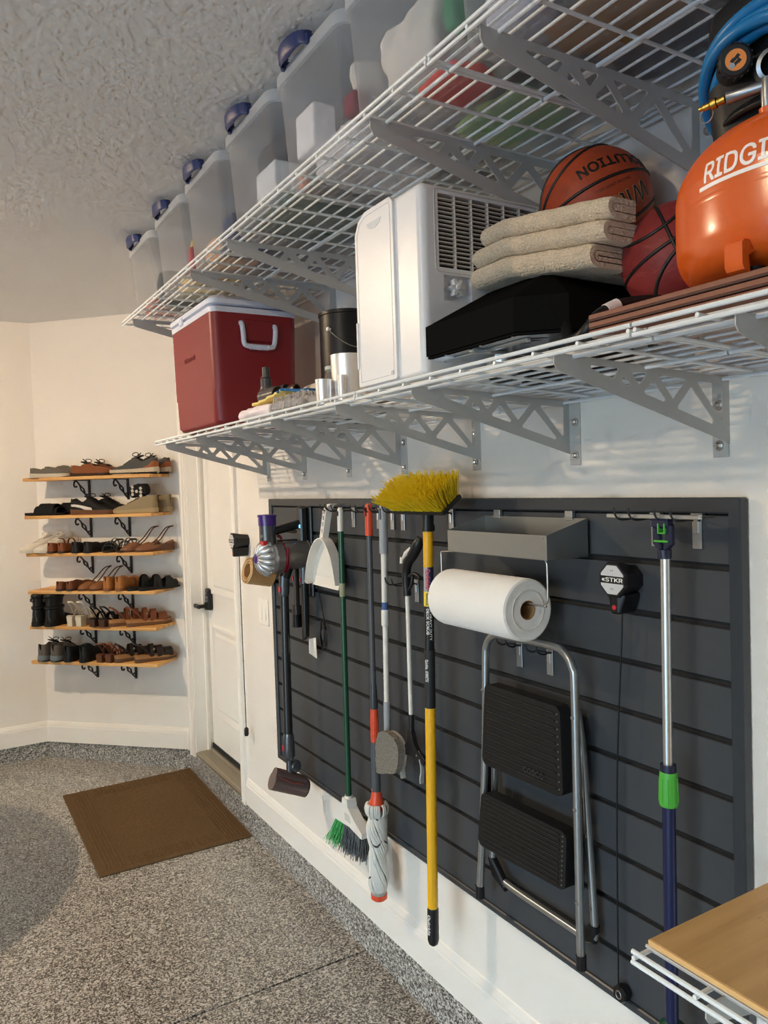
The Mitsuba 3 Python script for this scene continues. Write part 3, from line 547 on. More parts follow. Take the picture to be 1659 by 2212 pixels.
for i in range(1, NR):
    z = gz0 + (gz1 - gz0) * i / NR
    part(k, 'louvre', cbox(gx0, gx1, ay0 + 0.0015, ay0 + 0.010, z - 0.0012, z + 0.0012, 0.0004), WHG)
for i in range(1, 6):
    x = gx0 + (gx1 - gx0) * i / 6
    part(k, 'louvre_rib', cbox(x - 0.0016, x + 0.0016, ay0 + 0.001, ay0 + 0.011, gz0, gz1, 0.0004), WHG)
fr = rrect(gx0 - 0.010, gz0 - 0.010, gx1 + 0.010, gz1 + 0.010, 0.01).difference(rrect(gx0 - 0.0085, gz0 - 0.0085, gx1 + 0.0085, gz1 + 0.0085, 0.009))
part(k, 'grille_border', extr(fr, 0.0012, frame((0, ay0 + 0.0004, 0), (1, 0, 0), (0, 0, 1))), WHG)
star = []
for i in range(48):
    a = i * 2 * PI / 48; r = 0.0145 + 0.0045 * math.cos(6 * a); star.append((-0.332 + r * math.cos(a), 2.060 + r * math.sin(a)))
kn = part(k, 'drain_knob', extr(sg.Polygon(star), 0.016, frame((0, ay0 + 0.012, 0), (1, 0, 0), (0, 0, 1))), WHT, 50, label='white star-shaped knob')
part(kn, 'boss', lathe([(0, 0), (0.006, 0), (0.005, 0.003), (0, 0.0035)], (-0.332, ay0 - 0.004, 2.060), (0, -1, 0), 16), WHT)
pnl = rrect(1.398, 1.890, 1.5635, 2.266, 0.012).difference(sg.Point(1.49, 2.268).buffer(0.001))
pl2 = sg.Polygon([(1.398, 1.884), (1.5615, 1.884), (1.5615, 2.225), (1.545, 2.252), (1.516, 2.266), (1.41, 2.266), (1.398, 2.254)]).buffer(-0.006).buffer(0.006, quad_segs=5)
Mx = frame((ax0 - 0.006, 0, 0), (0, 1, 0), (0, 0, 1))
fp = part(k, 'front_panel', extr(pl2, 0.009, Mx), WHT, 30)
part(fp, 'panel_groove', extr(pl2.buffer(-0.010).difference(pl2.buffer(-0.0112)), 0.0006, frame((ax0 - 0.0066, 0, 0), (0, 1, 0), (0, 0, 1))), mat(S(186, 188, 192), 0.5))
part(fp, 'finger_grip', extr(sa.scale(sg.Point(0, 0).buffer(0.030, quad_segs=10), 1, 0.55).intersection(sg.box(-1, -1, 1, 0)), 0.0012, frame((ax0 - 0.0068, 1.475, 2.236), (0, 1, 0), (0, 0, 1))), mat(S(196, 202, 208), 0.4), label='curved finger grip')
part(fp, 'screw', lathe([(0, 0), (0.005, 0), (0.005, 0.0015), (0, 0.001)], (ax0 - 0.006, 1.415, 1.898), (-1, 0, 0), 14), mat(S(180, 182, 186), 0.4))
part(fp, 'side_catch', cbox(ax0 - 0.009, ax0 - 0.005, 1.556, 1.563, 1.925, 2.03, 0.001), WHT)

# ------------------------------------------------------------------ black range hood with its underside
k = thing('range_hood', 'black range hood lying on the lower shelf in front of the towels', 'range hood')
scene['hood_black'] = {'type': 'twosided', 'bsdf': {'type': 'diffuse', 'reflectance': rgb((0.008, 0.0078, 0.0075))}}; HB = 'hood_black'
pb = [(-0.410, 1.408), (-0.413, 1.035), (-0.345, 0.972), (-0.035, 0.985), (-0.035, 1.43), (-0.38, 1.43)]
zl, zm, zt = 1.915, 1.974, 2.058
hs = hull([(x, y, z) for x, y in pb for z in (zl, zm)], [(x, y, zt) for x, y in ((-0.25, 1.31), (-0.25, 1.12), (-0.035, 1.12), (-0.035, 1.31))])
part(k, 'shell', hs, HB, 12)
und = sg.Polygon(pb).buffer(-0.012)
SHN = mat(S(190, 196, 200), 0.18, 0.9)
part(k, 'underside', extr(und.difference(shapely.union_all([sa.rotate(sa.scale(sg.Point(-0.345, y).buffer(0.016), 1.6, 0.6), -38) for y in (1.05, 1.078, 1.106)])), 0.002, z0=zl - 0.0035), SHN, label='shiny metal underside')
part(k, 'edge_lip', extr(sg.Polygon(pb).buffer(-0.003).difference(und), 0.004, z0=zl - 0.005), HB)
for y in (1.05, 1.078, 1.106): part(k, 'vent_slot', extr(sa.rotate(sa.scale(sg.Point(-0.345, y).buffer(0.015), 1.6, 0.6), -38), 0.001, z0=zl - 0.002), DK, label='dark oval slot')
for i in range(6): part(k, 'vent_slot', cbox(-0.335 + 0.012 * i, -0.328 + 0.012 * i, 0.985 + 0.002 * i, 1.01, zl - 0.0042, zl - 0.003, 0.0003), DK)
part(k, 'lamp_lens', extr(sa.rotate(rrect(-0.022, -0.05, 0.022, 0.05, 0.012), 12), 0.003, frame((-0.375, 1.318, zl - 0.0065), (1, 0, 0), (0, 1, 0))), mat(S(236, 240, 244), 0.15), label='white lamp cover')
for x, y, r in ((-0.30, 1.20, 0.034), (-0.22, 1.09, 0.046), (-0.22, 1.28, 0.046), (-0.12, 1.10, 0.05), (-0.12, 1.29, 0.05)):
    fh = part(k, 'fan_housing', lathe([(0, zl - 0.044), (r * 0.8, zl - 0.044), (r, zl - 0.03), (r, zl - 0.003), (0, zl - 0.003)], (x, y, 0), n=24), DK if r > 0.04 else SHN)
part(k, 'crossbar', cbox(-0.40, -0.05, 1.168, 1.180, zl - 0.012, zl - 0.0035, 0.002), SHN); part(k, 'crossbar', cbox(-0.372, -0.360, 1.05, 1.36, zl - 0.010, zl - 0.0035, 0.002), SHN)
for y in (1.36, 1.25, 1.14, 1.05): part(k, 'screw', lathe([(0, 0), (0.003, 0), (0.002, 0.002), (0, 0.002)], (-0.4035, y, zl - 0.004), (0, 0, -1), 10), STEEL)
# black power cable with a white tag
k = thing('power_cable', 'thick black cable with a white tag, between the range hood and the deck tiles', 'cable')
cp = [(-0.34, 0.985, 1.925), (-0.385, 0.935, 1.886), (-0.402, 0.895, 1.881), (-0.402, 0.872, 1.893), (-0.385, 0.868, 1.912), (-0.345, 0.862, 1.930), (-0.29, 0.845, 1.938), (-0.23, 0.82, 1.934)]
part(k, 'cord', tube(smoothpath(cp, 6), 0.0095, 12), BLKP, True)
part(k, 'tag', tube([(-0.372, 0.866, 1.919), (-0.350, 0.862, 1.929)], 0.0112, 14), mat(S(232, 226, 222), 0.6), label='white printed tag')
part(k, 'cord', tube(smoothpath([(-0.16 + 0.06 * math.cos(a), 0.885 + 0.05 * math.sin(a), 1.900 + 0.012 * math.sin(2 * a)) for a in np.linspace(0, 2 * PI, 14)[:-1]], 4, closed=True), 0.008, 10, closed=True), BLKP, True)

# ------------------------------------------------------------------ towels
k0 = 'folded towels on the range hood'
def towel(y0, y1, zc, H, xf, xb, seed, lb):
    """folded towel: nested bands with their fold at the front, drooping over the near end of the hood"""
    k = thing('folded_towel', lb, 'towel', k0)
    for nm, (dxf, h, t, dz) in (('outer_fold', (0.0, H, 0.0105, 0.0)), ('inner_fold', (0.013, H - 0.024, 0.008, 0.0005))):
        r = (h - t) / 2
        pth = [(xb, -r), ((xf + dxf + r + xb) / 2, -r)] + [(xf + dxf + t / 2 + r - r * math.cos(a), r * math.sin(a)) for a in np.linspace(-PI / 2, PI / 2, 9)] + [((xf + dxf + r + xb) / 2, r), (xb, r)]
        p = smoothpath([(x, 0, z) for x, z in pth], 2); tg_ = np.gradient(p, axis=0); nn = np.stack([tg_[:, 2], 0 * tg_[:, 0], -tg_[:, 0]], 1); nn /= np.linalg.norm(nn, axis=1, keepdims=True)
        loop = np.vstack([p + nn * t / 2, (p - nn * t / 2)[::-1]])
        R = []
        for s in np.linspace(0, 1, 40):
            y = y0 + (y1 - y0) * s
            e = min(1.0, 0.80 + s * 6, 0.93 + (1 - s) * 2)
            dr_ = -0.17 * max(0.0, 1.20 - y)
            w = 0.0018 * math.sin(s * 21 + seed) + 0.0012 * math.sin(s * 47 + seed * 2)
            q = loop * [1, 1, e]
            R.append(np.column_stack([q[:, 0] + w - 0.010 * s + (0.012 * (1 - e) * 4), np.full(len(q), y), q[:, 2] + zc + dr_ + w * 0.6 + dz]))
        m_ = loft(R, cap=False); n_ = len(loop); h_ = n_ // 2; last = (len(R) - 1) * n_
        caps = [[b_ + i_, b_ + i_ + 1, b_ + n_ - 2 - i_] for b_ in (0, last) for i_ in range(h_ - 1)] + [[b_ + i_, b_ + n_ - 2 - i_, b_ + n_ - 1 - i_] for b_ in (0, last) for i_ in range(h_ - 1)]
        part(k, nm, tm(m_.vertices, np.vstack([m_.faces, caps])), 'terry', 50)
towel(1.315, 0.960, 2.080, 0.042, -0.300, -0.205, 0.3, 'lowest folded beige towel of the pile on the range hood')
towel(1.300, 0.925, 2.119, 0.036, -0.302, -0.215, 1.9, 'middle folded beige towel of the pile on the range hood')
towel(1.272, 0.915, 2.156, 0.037, -0.300, -0.235, 4.1, 'topmost folded beige towel of the pile on the range hood')
towel(1.26, 1.02, 2.072, 0.026, -0.200, -0.03, 2.2, 'beige towel folded flat under the upper basketball')

# ------------------------------------------------------------------ basketballs
def _ballmat(name, base, dark):
    def f(p, n, uv): return mi.Color3f(S(*base)) * (0.88 + 0.24 * noise(p.x * 60, p.y * 60, p.z * 60))
    procmat(name, f, 0.5, bump=lambda p, n, uv: noise(p.x * 520, p.y * 520, p.z * 520), bscale=0.0006, spec=0.3)
_ballmat('ball_leather_a', (152, 62, 34), 0); _ballmat('ball_leather_b', (126, 44, 42), 0)
SEAM = mat((0.008, 0.007, 0.007), 0.5)
def circ(nv, d, r, n=90):
    nv = np.array(nv, float); nv /= np.linalg.norm(nv); a = np.cross(nv, [0.3, 0.5, 0.81]); a /= np.linalg.norm(a); b = np.cross(nv, a)
    rr = math.sqrt(max(r * r - d * d, 0)); t = np.linspace(0, 2 * PI, n, endpoint=False)
    return nv * d + rr * (np.cos(t)[:, None] * a + np.sin(t)[:, None] * b)
def oncyl(mesh, ctr, R, right, up, fwd, depth):
    """wrap flat lettering (x right, y up) on the sphere of radius R about ctr, its origin facing fwd"""
    v = mesh.vertices; a, b = v[:, 0] / R, v[:, 1] / R
    d = (np.cos(b) * np.sin(a))[:, None] * right + np.sin(b)[:, None] * up + (np.cos(b) * np.cos(a))[:, None] * fwd
    return tm(ctr + d * (R + 0.0001 + v[:, 2:3]), mesh.faces)
def refine(m, e=0.006):
    v, f = trimesh.remesh.subdivide_to_size(m.vertices, m.faces, e, max_iter=8); return tm(v, f)
def basketball(ctr, R, leather, lb, seams, prints):
    """seams: (normal, offset) of circles and prints: (text, size, facing, up), all in the ball's own axes"""
    ctr = np.array(ctr)
    k = thing('basketball', lb, 'basketball', 'basketballs on the lower shelf')
    part(k, 'cover', at(trimesh.creation.icosphere(subdivisions=5, radius=R), *ctr), leather, True)
    f = np.array([-0.688, -0.653, -0.316]); r = np.cross([0, 0, 1.0], f); r /= np.linalg.norm(r); f /= np.linalg.norm(f); u = np.cross(f, r)
    B = np.stack([r, u, f])
    for nv, d in seams:
        part(k, 'seam', tube(circ(nv, d * R, R) @ B + ctr, 0.0031, 8, closed=True), SEAM, True)
    for txt, h, fw, up, m_, bold in prints:
        fw = np.array(fw, float) @ B; fw /= np.linalg.norm(fw); up = np.array(up, float) @ B; up -= fw * (up @ fw); up /= np.linalg.norm(up); right = np.cross(up, fw)
        w = twidth(txt, h, bold); tt = meshkit.text_mesh(txt, h, 0.0004 if m_ is not INK else 0.0009, bold); tt.apply_translation((-w / 2, -h / 2, 0))
        part(k, 'lettering', oncyl(refine(tt), ctr, R, right, up, fw, 0), m_, False)
    return k
INK = mat((0.006, 0.006, 0.006), 0.5); DIM = mat(S(70, 24, 14), 0.5); GOLD = mat(S(190, 150, 96), 0.5)
basketball((-0.133, 1.108, 2.196), 0.107, 'ball_leather_a', 'orange-brown basketball with black upside-down lettering on top of the towels',
    [((-0.38, 0.858, -0.322), 0.0), ((-0.495, 0.39, -0.366), 0.425), ((-0.35, 0.85, 0.17), -0.354), ((0.215, 0.132, 0.968), 0.0)],
    [('Wilson', 0.0330, (0.40, -0.02, 0.90), (0.40, -0.91, 0.05), GOLD, True), ('Wilson', 0.0330, (0.40, -0.02, 0.90), (0.40, -0.91, 0.05), INK, False), ('EVOLUTION', 0.021, (0.42, 0.72, 0.57), (0.28, -0.80, 0.4), INK, True), ('INDOOR GAME BALL', 0.0055, (0.30, 0.30, 0.88), (0.35, -0.9, 0.1), DIM, False), ('EVO', 0.010, (-0.88, -0.28, 0.38), (0.35, -0.9, 0.1), DIM, False)])
basketball((-0.150, 0.903, 2.035), 0.097, 'ball_leather_b', 'dark red-brown basketball squeezed between the towels and the orange compressor tank',
    [((0.79, 0.344, 0.024), 0.0), ((-0.51, 0.85, 0.13), 0.78), ((-0.442, 0.816, -0.375), 0.059), ((-0.535, 0.457, -0.71), -0.516)], [])

# ------------------------------------------------------------------ deck tiles and the compressor
def _wpc(p, n, uv): return mi.Color3f(S(132, 88, 70)) * (0.8 + 0.4 * fbm(p.x * 22, p.y * 3.5, p.z * 800))
procmat('tile_brown', _wpc, 0.6, spec=0.3)
for li in range(3):
    for ti, (y0, y1) in enumerate(((0.565, 0.862), (0.262, 0.560), (-0.04, 0.257))):
        z0 = 1.873 + li * 0.0118
        k = thing('deck_tile', '%s brown composite deck tile of the %s stack under the compressor' % (('lowest', 'middle', 'topmost')[li], ('first', 'second', 'third')[ti]), 'deck tile', 'brown deck tiles')
        x0, x1 = -0.414, -0.118
        part(k, 'deck', cbox(x0, x1, y0, y1, z0 + 0.0035, z0 + 0.0113, 0.0012), 'tile_brown', 20)
        if li == 0:
            ribs = []
            for q in range(18):
                a = 0.004 + q * 0.0163
                ribs.append(hull([(x0 + a, y0 + 0.003 if (ti % 2) else y1 - 0.003, z) for z in (z0, z0 + 0.004)] + [(min(x0 + a + 0.008, x1 - .003), y0 + 0.003 if (ti % 2) else y1 - 0.003, z) for z in (z0, z0 + 0.004)] +
                                 [(min(x0 + a * 0.5 + 0.145, x1 - 0.002), (y0 + y1) / 2, z) for z in (z0, z0 + 0.004)] + [(min(x0 + a * 0.5 + 0.152, x1 - .002), (y0 + y1) / 2, z) for z in (z0, z0 + 0.004)]))
            part(k, 'rib_pattern', cat_(ribs), mat(S(190, 172, 160), 0.6), kind='stuff')
        else:
            part(k, 'edge_groove', cbox(x0 - 0.0003, x1, y0 + 0.001, y1 - 0.001, z0 + 0.0008, z0 + 0.0036, 0.0005), mat(S(70, 44, 36), 0.7))
ORG = mat(S(206, 88, 26), 0.22, coat=1.0)
kc = k = thing('air_compressor', 'orange pancake air compressor standing on the deck tiles at the right edge', 'air compressor')
tc = np.array((-0.215, 0.6155, 0.0)); TR = 0.190
tp = [(0, 1.922), (0.10, 1.922), (0.150, 1.928), (0.174, 1.940), (0.1865, 1.960), (0.190, 1.985), (0.190, 2.042), (0.1895, 2.052), (0.186, 2.066), (0.177, 2.085), (0.162, 2.104), (0.140, 2.120), (0.10, 2.134), (0.05, 2.140), (0, 2.141)]
tp = [(max(r, 0), z) for _, r, z in smoothpath([(0, r, z) for r, z in tp], 3)]
part(k, 'tank', lathe(tp, tc, n=96), ORG, 50, label='glossy orange pancake tank')
part(k, 'weld_seam', lathe([(0.1895, 2.014), (0.1903, 2.018), (0.1903, 2.024), (0.1895, 2.028)], tc, n=96), ORG, 50)
for a in (179.8, 60, 300):
    c, s = math.cos(math.radians(a)), math.sin(math.radians(a))
    M = frame(tc + np.array([c, s, 0]) * 0.186, (-s, c, 0), (0, 0, 1))
    fpr = [(-0.03, 1.952), (0.010, 1.951), (0.014, 1.946), (0.014, 1.920), (0.010, 1.914), (0.002, 1.912)]
    R = [[(tc[0] + c * (0.186 + d) - s * w, tc[1] + s * (0.186 + d) + c * w, z) for w in (-0.0125, 0.0125)] for d, z in fpr]
    R = [[(tc[0] + c * (0.184 + d) - s * w, tc[1] + s * (0.184 + d) + c * w, z) for d, z in fpr + [(d - 0.004, z - 0.001) for d, z in fpr[::-1]]] for w in (-0.0125, 0.0125)]
    ft = part(k, 'foot_bracket', loft(R), ORG, 40, label='orange bent foot')
    part(ft, 'rubber_foot', lathe([(0, 1.9095), (0.014, 1.9095), (0.016, 1.913), (0.014, 1.922), (0, 1.922)], tc + np.array([c, s, 0]) * 0.155, n=16), BLK)
# lettering round the tank
WHL = mat(S(244, 240, 236), 0.4)
def ontank(m, a0, z0):
    m = refine(m, 0.008); v = m.vertices
    zz = z0 + v[:, 1]; rr = np.interp(zz, [z for r, z in tp[len(tp) // 3:]], [r for r, z in tp[len(tp) // 3:]]) + 0.0003 + v[:, 2]
    a = math.radians(a0) + v[:, 0] / TR
    return tm(np.column_stack([tc[0] + rr * np.cos(a), tc[1] + rr * np.sin(a), zz]), m.faces)
hh = 0.0250
tw_ = twidth('RIDGID', hh, True)
lt = meshkit.text_mesh('RIDGID', hh, 0.0005, True); lt.apply_scale((0.118 / tw_, 1, 1))
lb_ = part(k, 'lettering', ontank(lt, 163.5, 2.0415), WHL, False, label='white RIDGID lettering')
part(k, 'lettering', ontank(box(-0.002, 0.122, 0, 0.0052, 0, 0.0005), 162.2, 2.0325), WHL, False, label='white line under the lettering')
# motor shroud, cords, regulator and hose
sh = [(rring(tc[0], tc[1], hx, hy, r, z)) for hx, hy, r, z in ((0.105, 0.118, 0.05, 2.128), (0.108, 0.120, 0.05, 2.16), (0.112, 0.122, 0.045, 2.24), (0.105, 0.115, 0.04, 2.30), (0.085, 0.09, 0.035, 2.325))]
DSH = mat((0.012, 0.012, 0.013), 0.45, 0.0, 0.35)
part(k, 'shroud', loft(sh), DSH, 40, label='black motor shroud')
for i, z in enumerate((2.140, 2.146, 2.153)):
    part(k, 'power_cord', tube([(tc[0] + (0.126 - 0.003 * i) * math.cos(a), tc[1] + (0.128 - 0.003 * i) * math.sin(a), z + 0.004 * math.sin(3 * a + i)) for a in np.linspace(0, 2 * PI, 60)[:-1]], 0.0046, 8, closed=True), BLK, True)
kp_ = np.array([-0.368, 0.640, 2.194]); kd = np.array([-0.74, -0.62, -0.25]); kd /= np.linalg.norm(kd)
kno = part(k, 'regulator_knob', lathe([(0, -0.060), (0.019, -0.060), (0.019, -0.012), (0.0205, -0.010), (0.0205, 0.003), (0.0175, 0.006), (0, 0.006)], kp_, kd, 28), DSH, 25, label='black regulator knob')
for i in range(16):
    a = i * PI / 8; e1 = np.cross(kd, [0, 0, 1]); e1 /= np.linalg.norm(e1); e2 = np.cross(kd, e1)
    part(kno, 'grip_rib', tube([kp_ + 0.0205 * (math.cos(a) * e1 + math.sin(a) * e2) - kd * 0.012, kp_ + 0.0205 * (math.cos(a) * e1 + math.sin(a) * e2) + kd * 0.003], 0.0017, 6), DSH)
part(kno, 'label_disc', lathe([(0, 0.006), (0.0128, 0.006), (0.0128, 0.0066), (0, 0.0066)], kp_, kd, 32), mat(S(226, 136, 60), 0.5), label='round orange label with two black arrows')
e1 = np.cross([0, 0, 1.0], kd); e1 /= np.linalg.norm(e1); e2 = np.cross(kd, e1); Mk = frame(kp_ + kd * 0.0066, e1, e2)
arw = sg.Polygon([(-0.013, -0.002), (-0.006, 0.006), (-0.006, 0.003), (0.004, 0.013), (0.010, 0.008), (0.0, -0.001), (-0.004, -0.004), (-0.004, -0.009)])
for sgn in (1, -1):
    part(kno, 'arrow_print', extr(sa.rotate(sa.scale(arw, 0.55, 0.55, origin=(0, 0)), 0 if sgn > 0 else 180, origin=(0.0, -0.001)), 0.0003, Mk), INK)
part(kno, 'drop_print', extr(sg.Point(-0.0045, -0.0065).buffer(0.0036), 0.0004, Mk), mat(S(170, 172, 176), 0.3, 0.6))
ALU = mat(S(150, 152, 154), 0.3, 0.9); BRS = mat(S(190, 150, 70), 0.25, 1.0)
part(k, 'regulator_pipe', cat_([tube([(-0.358, 0.660, 2.157), (-0.350, 0.640, 2.158), (-0.345, 0.615, 2.157)], [0.0085, 0.0078, 0.0075], 16), tube([(-0.345, 0.612, 2.165), (-0.343, 0.612, 2.128)], 0.008, 16)]), ALU, True, label='cast metal regulator pipe')
part(k, 'gauge_body', lathe([(0.018, -0.03), (0.021, -0.028), (0.021, 0.004), (0.016, 0.006)], kp_ + np.array([0.035, -0.030, -0.010]), kd, 24), ALU, 30)
br = part(k, 'brass_coupler', cat_([lathe([(0, 0), (0.0052, 0), (0.0052, 0.010), (0.0070, 0.011), (0.0070, 0.018), (0.0045, 0.020), (0.0045, 0.028), (0.003, 0.030), (0.003, 0.034), (0, 0.034)], (-0.359, 0.662, 2.157), (-0.28, 0.86, -0.08), 18)]), BRS, 30, label='brass hose coupler')
part(br, 'pull_ring', tube([(-0.362 + 0.0 * a, 0.688 + 0.010 * math.cos(a), 2.146 + 0.010 * math.sin(a)) for a in np.linspace(0, 2 * PI, 20)[:-1]], 0.0009, 6, closed=True), STEEL)
part(k, 'orange_stem', tube([(-0.343, 0.612, 2.129), (-0.335, 0.61, 2.085)], 0.011, 12), ORG)
BLUE = mat(S(14, 104, 158), 0.28, coat=0.5)
k = thing('air_hose', 'blue coiled air hose hung over the compressor', 'hose')
for i, (rr_, dz, tl_, dy) in enumerate(((0.150, 0.0, 0.50, 0.0), (0.142, 0.014, 0.54, 0.002), (0.136, 0.028, 0.50, -0.004), (0.146, 0.036, 0.46, 0.0), (0.133, -0.010, 0.56, 0.004))):
    t = np.linspace(0, 2 * PI, 72, endpoint=False)
    px_ = rr_ * np.cos(t) * 1.0; part(k, 'loop', tube(np.column_stack([tc[0] + px_, tc[1] + dy + rr_ * 0.98 * np.sin(t), 2.170 + dz * 0.8 - (tl_ - 0.09) * px_ + 0.004 * np.sin(3 * t + i)]), 0.0082, 12, closed=True), BLUE, True)
# ------------------------------------------------------------------ hooks on the slat panel
HK = mat(S(176, 178, 180), 0.32, 0.85); HKW = mat((0.02, 0.02, 0.021), 0.35)
def hook(y, z, lb, L=0.105, group='steel hooks on the slat panel', twin=True, zdrop=0.0):
    k = thing('slat_hook', lb, 'hook', group)
    part(k, 'plate', cat_([cbox(-0.0225, -0.0185, y - 0.0105, y + 0.0105, z - 0.070, z - 0.004, 0.0008), cbox(-0.0235, -0.012, y - 0.013, y + 0.013, z - 0.005, z - 0.001, 0.0006)]), HK)
    part(k, 'clip', cbox(-0.026, -0.0225, y - 0.005, y + 0.005, z - 0.04, z - 0.012, 0.0008), STEEL)
    pr = [(-0.024, y, z - 0.015), (-0.045, y, z - 0.010), (-L + 0.018, y, z - 0.012), (-L, y, z - 0.004), (-L - 0.006, y, z + 0.012)]
    for s in ((-0.018, 0.018) if twin else (0,)):
        p2 = [(x, y + (s if i else s * 0.3), q - zdrop * (i > 0)) for i, (x, y, q) in enumerate(pr)]
        part(k, 'prong', tube(smoothpath(p2, 4), 0.0021, 7), HKW, True)
    return k
hz = 1.588
hook(2.452, hz, 'steel hook with black prongs that holds the white dustpan', 0.085)
hook(2.354, hz, 'steel hook with black prongs that holds the green broom', 0.11)
hook(2.184, hz, 'steel hook with black prongs that holds the orange-tipped twist mop', 0.11)
hook(2.097, hz, 'steel hook with black prongs behind the grey-gripped pole', 0.11)
hook(2.035, hz, 'steel hook with black prongs right of the grey-gripped pole', 0.10)
hook(1.780, hz, 'steel hook with black prongs under the yellow scrub brush head', 0.115)
hook(1.968, 1.373, 'steel hook with black prongs that holds the black-handled grabber', 0.115)
hook(1.503, 1.262, 'left steel hook that carries the step stool', 0.075)
hook(1.393, 1.262, 'right steel hook that carries the step stool', 0.075)
hook(1.073, hz, 'left steel hook that carries the squeegee bar', 0.115)
hook(0.975, hz, 'right steel hook that carries the squeegee bar', 0.115)
SIL = mat(S(206, 208, 208), 0.3, 0.9); WPL = mat(S(226, 224, 218), 0.35); GRN = mat(S(10, 66, 40), 0.25, coat=0.6); ORP = mat(S(212, 74, 40), 0.38)
GRY = mat(S(150, 152, 156), 0.4); DG = mat(S(74, 76, 80), 0.3); YEL = mat(S(226, 168, 20), 0.42); WTX = mat(S(240, 240, 238), 0.5)
def pole(p0, p1, r, m, parent, name, **kw): return part(parent, name, tube([p0, p1], r, 14), m, **kw)
def along(a, b, z):
    t = (z - a[2]) / (b[2] - a[2]); return tuple(a[i] + (b[i] - a[i]) * t for i in range(3))
def strands(n, f, r, seed, k=5):
    g = np.random.default_rng(seed); return cat_([tube(f(g), r, k, cap=False) for _ in range(n)])
# white dustpan
k = thing('dustpan', 'white plastic dustpan hanging on the slat panel beside the green broom', 'dustpan')
out = smoothpath([(2.512, 1.478), (2.545, 1.465), (2.585, 1.425), (2.618, 1.37), (2.632, 1.325), (2.622, 1.306), (2.50, 1.301), (2.392, 1.300), (2.397, 1.36), (2.420, 1.42), (2.455, 1.462), (2.485, 1.478)], 5, closed=True)[:, :2]
Mw = frame((0, 0, 0), (0, 1, 0), (0, 0, 1))
po = sg.Polygon(out)
def fr_at(x): return frame((x, 0, 0), (0, 1, 0), (0, 0, 1))
part(k, 'pan', extr(po.buffer(-0.001), 0.003, fr_at(-0.050)), WPL, 25)
wall = po.difference(po.buffer(-0.005)).difference(sg.box(2.3, 1.28, 2.612, 1.318))
part(k, 'side_wall', extr(wall, 0.034, fr_at(-0.084)), WPL, 25)
part(k, 'lip', hull([(-0.053, 2.60, 1.305), (-0.053, 2.395, 1.301), (-0.053, 2.60, 1.335), (-0.053, 2.40, 1.335), (-0.068, 2.60, 1.303), (-0.068, 2.396, 1.300)]), WPL)
hp = [(-0.066, 2.503, 1.470), (-0.064, 2.492, 1.51), (-0.062, 2.480, 1.555), (-0.058, 2.468, 1.588), (-0.050, 2.456, 1.600)]
q = smoothpath(hp, 5)
part(k, 'handle', loft([[(p[0] - 0.010, p[1] + 0.013, p[2]), (p[0] - 0.010, p[1] - 0.013, p[2]), (p[0] + 0.012, p[1] - 0.016, p[2]), (p[0] + 0.012, p[1] + 0.010, p[2])] for p in q]), WPL, 40)
for z in (1.505, 1.53, 1.553, 1.574): part(k, 'handle_slot', cbox(-0.0775, -0.0735, 2.482 + (1.53 - z) * 0.25, 2.490 + (1.53 - z) * 0.25, z - 0.009, z + 0.006, 0.001), mat(S(190, 188, 180), 0.5))
# green broom
k = thing('broom', 'angle broom with a green pole and green-and-grey bristles on the slat panel', 'broom')
a, b = (-0.090, 2.318, 1.590), (-0.088, 2.330, 0.58)
pole(along(a, b, 1.51), along(a, b, 0.575), 0.0100, GRN, k, 'pole')
part(k, 'grip', tube([along(a, b, z) for z in (1.590, 1.584, 1.575, 1.53, 1.510)], [0.005, 0.009, 0.0105, 0.0105, 0.011], 16), WPL, 40, label='white grip')
part(k, 'hang_hole', cbox(-0.104, -0.098, 2.314, 2.322, 1.562, 1.578, 0.001), DK)
part(k, 'sticker', tube([along(a, b, 1.335), along(a, b, 1.29)], 0.0104, 14), mat(S(146, 150, 120), 0.5), label='torn paper sticker')
cap = sg.Polygon([(2.345, 0.600), (2.312, 0.600), (2.306, 0.575), (2.262, 0.545), (2.212, 0.520), (2.216, 0.500), (2.30, 0.512), (2.40, 0.506), (2.418, 0.512), (2.395, 0.535), (2.352, 0.570)])
part(k, 'head', cat_([extr(cap, 0.036, fr_at(-0.106)), lathe([(0, 0), (0.015, 0), (0.014, 0.035), (0, 0.035)], along(a, b, 0.572), n=18)]), WPL, 30, label='white broom cap')
part(k, 'head_vent', extr(sg.Polygon([(2.30, 0.555), (2.335, 0.555), (2.33, 0.525), (2.28, 0.525)]).buffer(-0.006).buffer(0.004), 0.001, fr_at(-0.1068)), mat(S(196, 192, 184), 0.5))
def bris(y0, y1, spread, zb0, zb1, jit):
    def f(g):
        s = g.uniform(); y = y0 + (y1 - y0) * s; x = -0.088 + g.uniform(-0.014, 0.014)
        yb = y + spread * (s * 0 + (y - 2.31) / 0.1) + g.normal(0, jit); xb = x * 1.0 + (x + 0.088) * 1.2 + g.normal(0, jit * 0.6); zb = zb0 + (zb1 - zb0) * s + g.normal(0, 0.008)
        mid = ((y + yb) / 2 + g.normal(0, 0.003), (0.51 + zb) / 2)
        return smoothpath([(x, y, 0.512), (x + (xb - x) * 0.45, mid[0], mid[1]), (xb, yb, zb)], 2)
    return f
part(k, 'bristles', strands(520, bris(2.222, 2.345, 0.022, 0.440, 0.418, 0.006), 0.0010, 1), mat(S(88, 92, 96), 0.6), True, label='grey bristles', kind='stuff')
part(k, 'bristles', strands(260, bris(2.345, 2.405, 0.042, 0.425, 0.425, 0.016), 0.0010, 2), mat(S(70, 168, 92), 0.5), True, label='bright green bristles', kind='stuff')
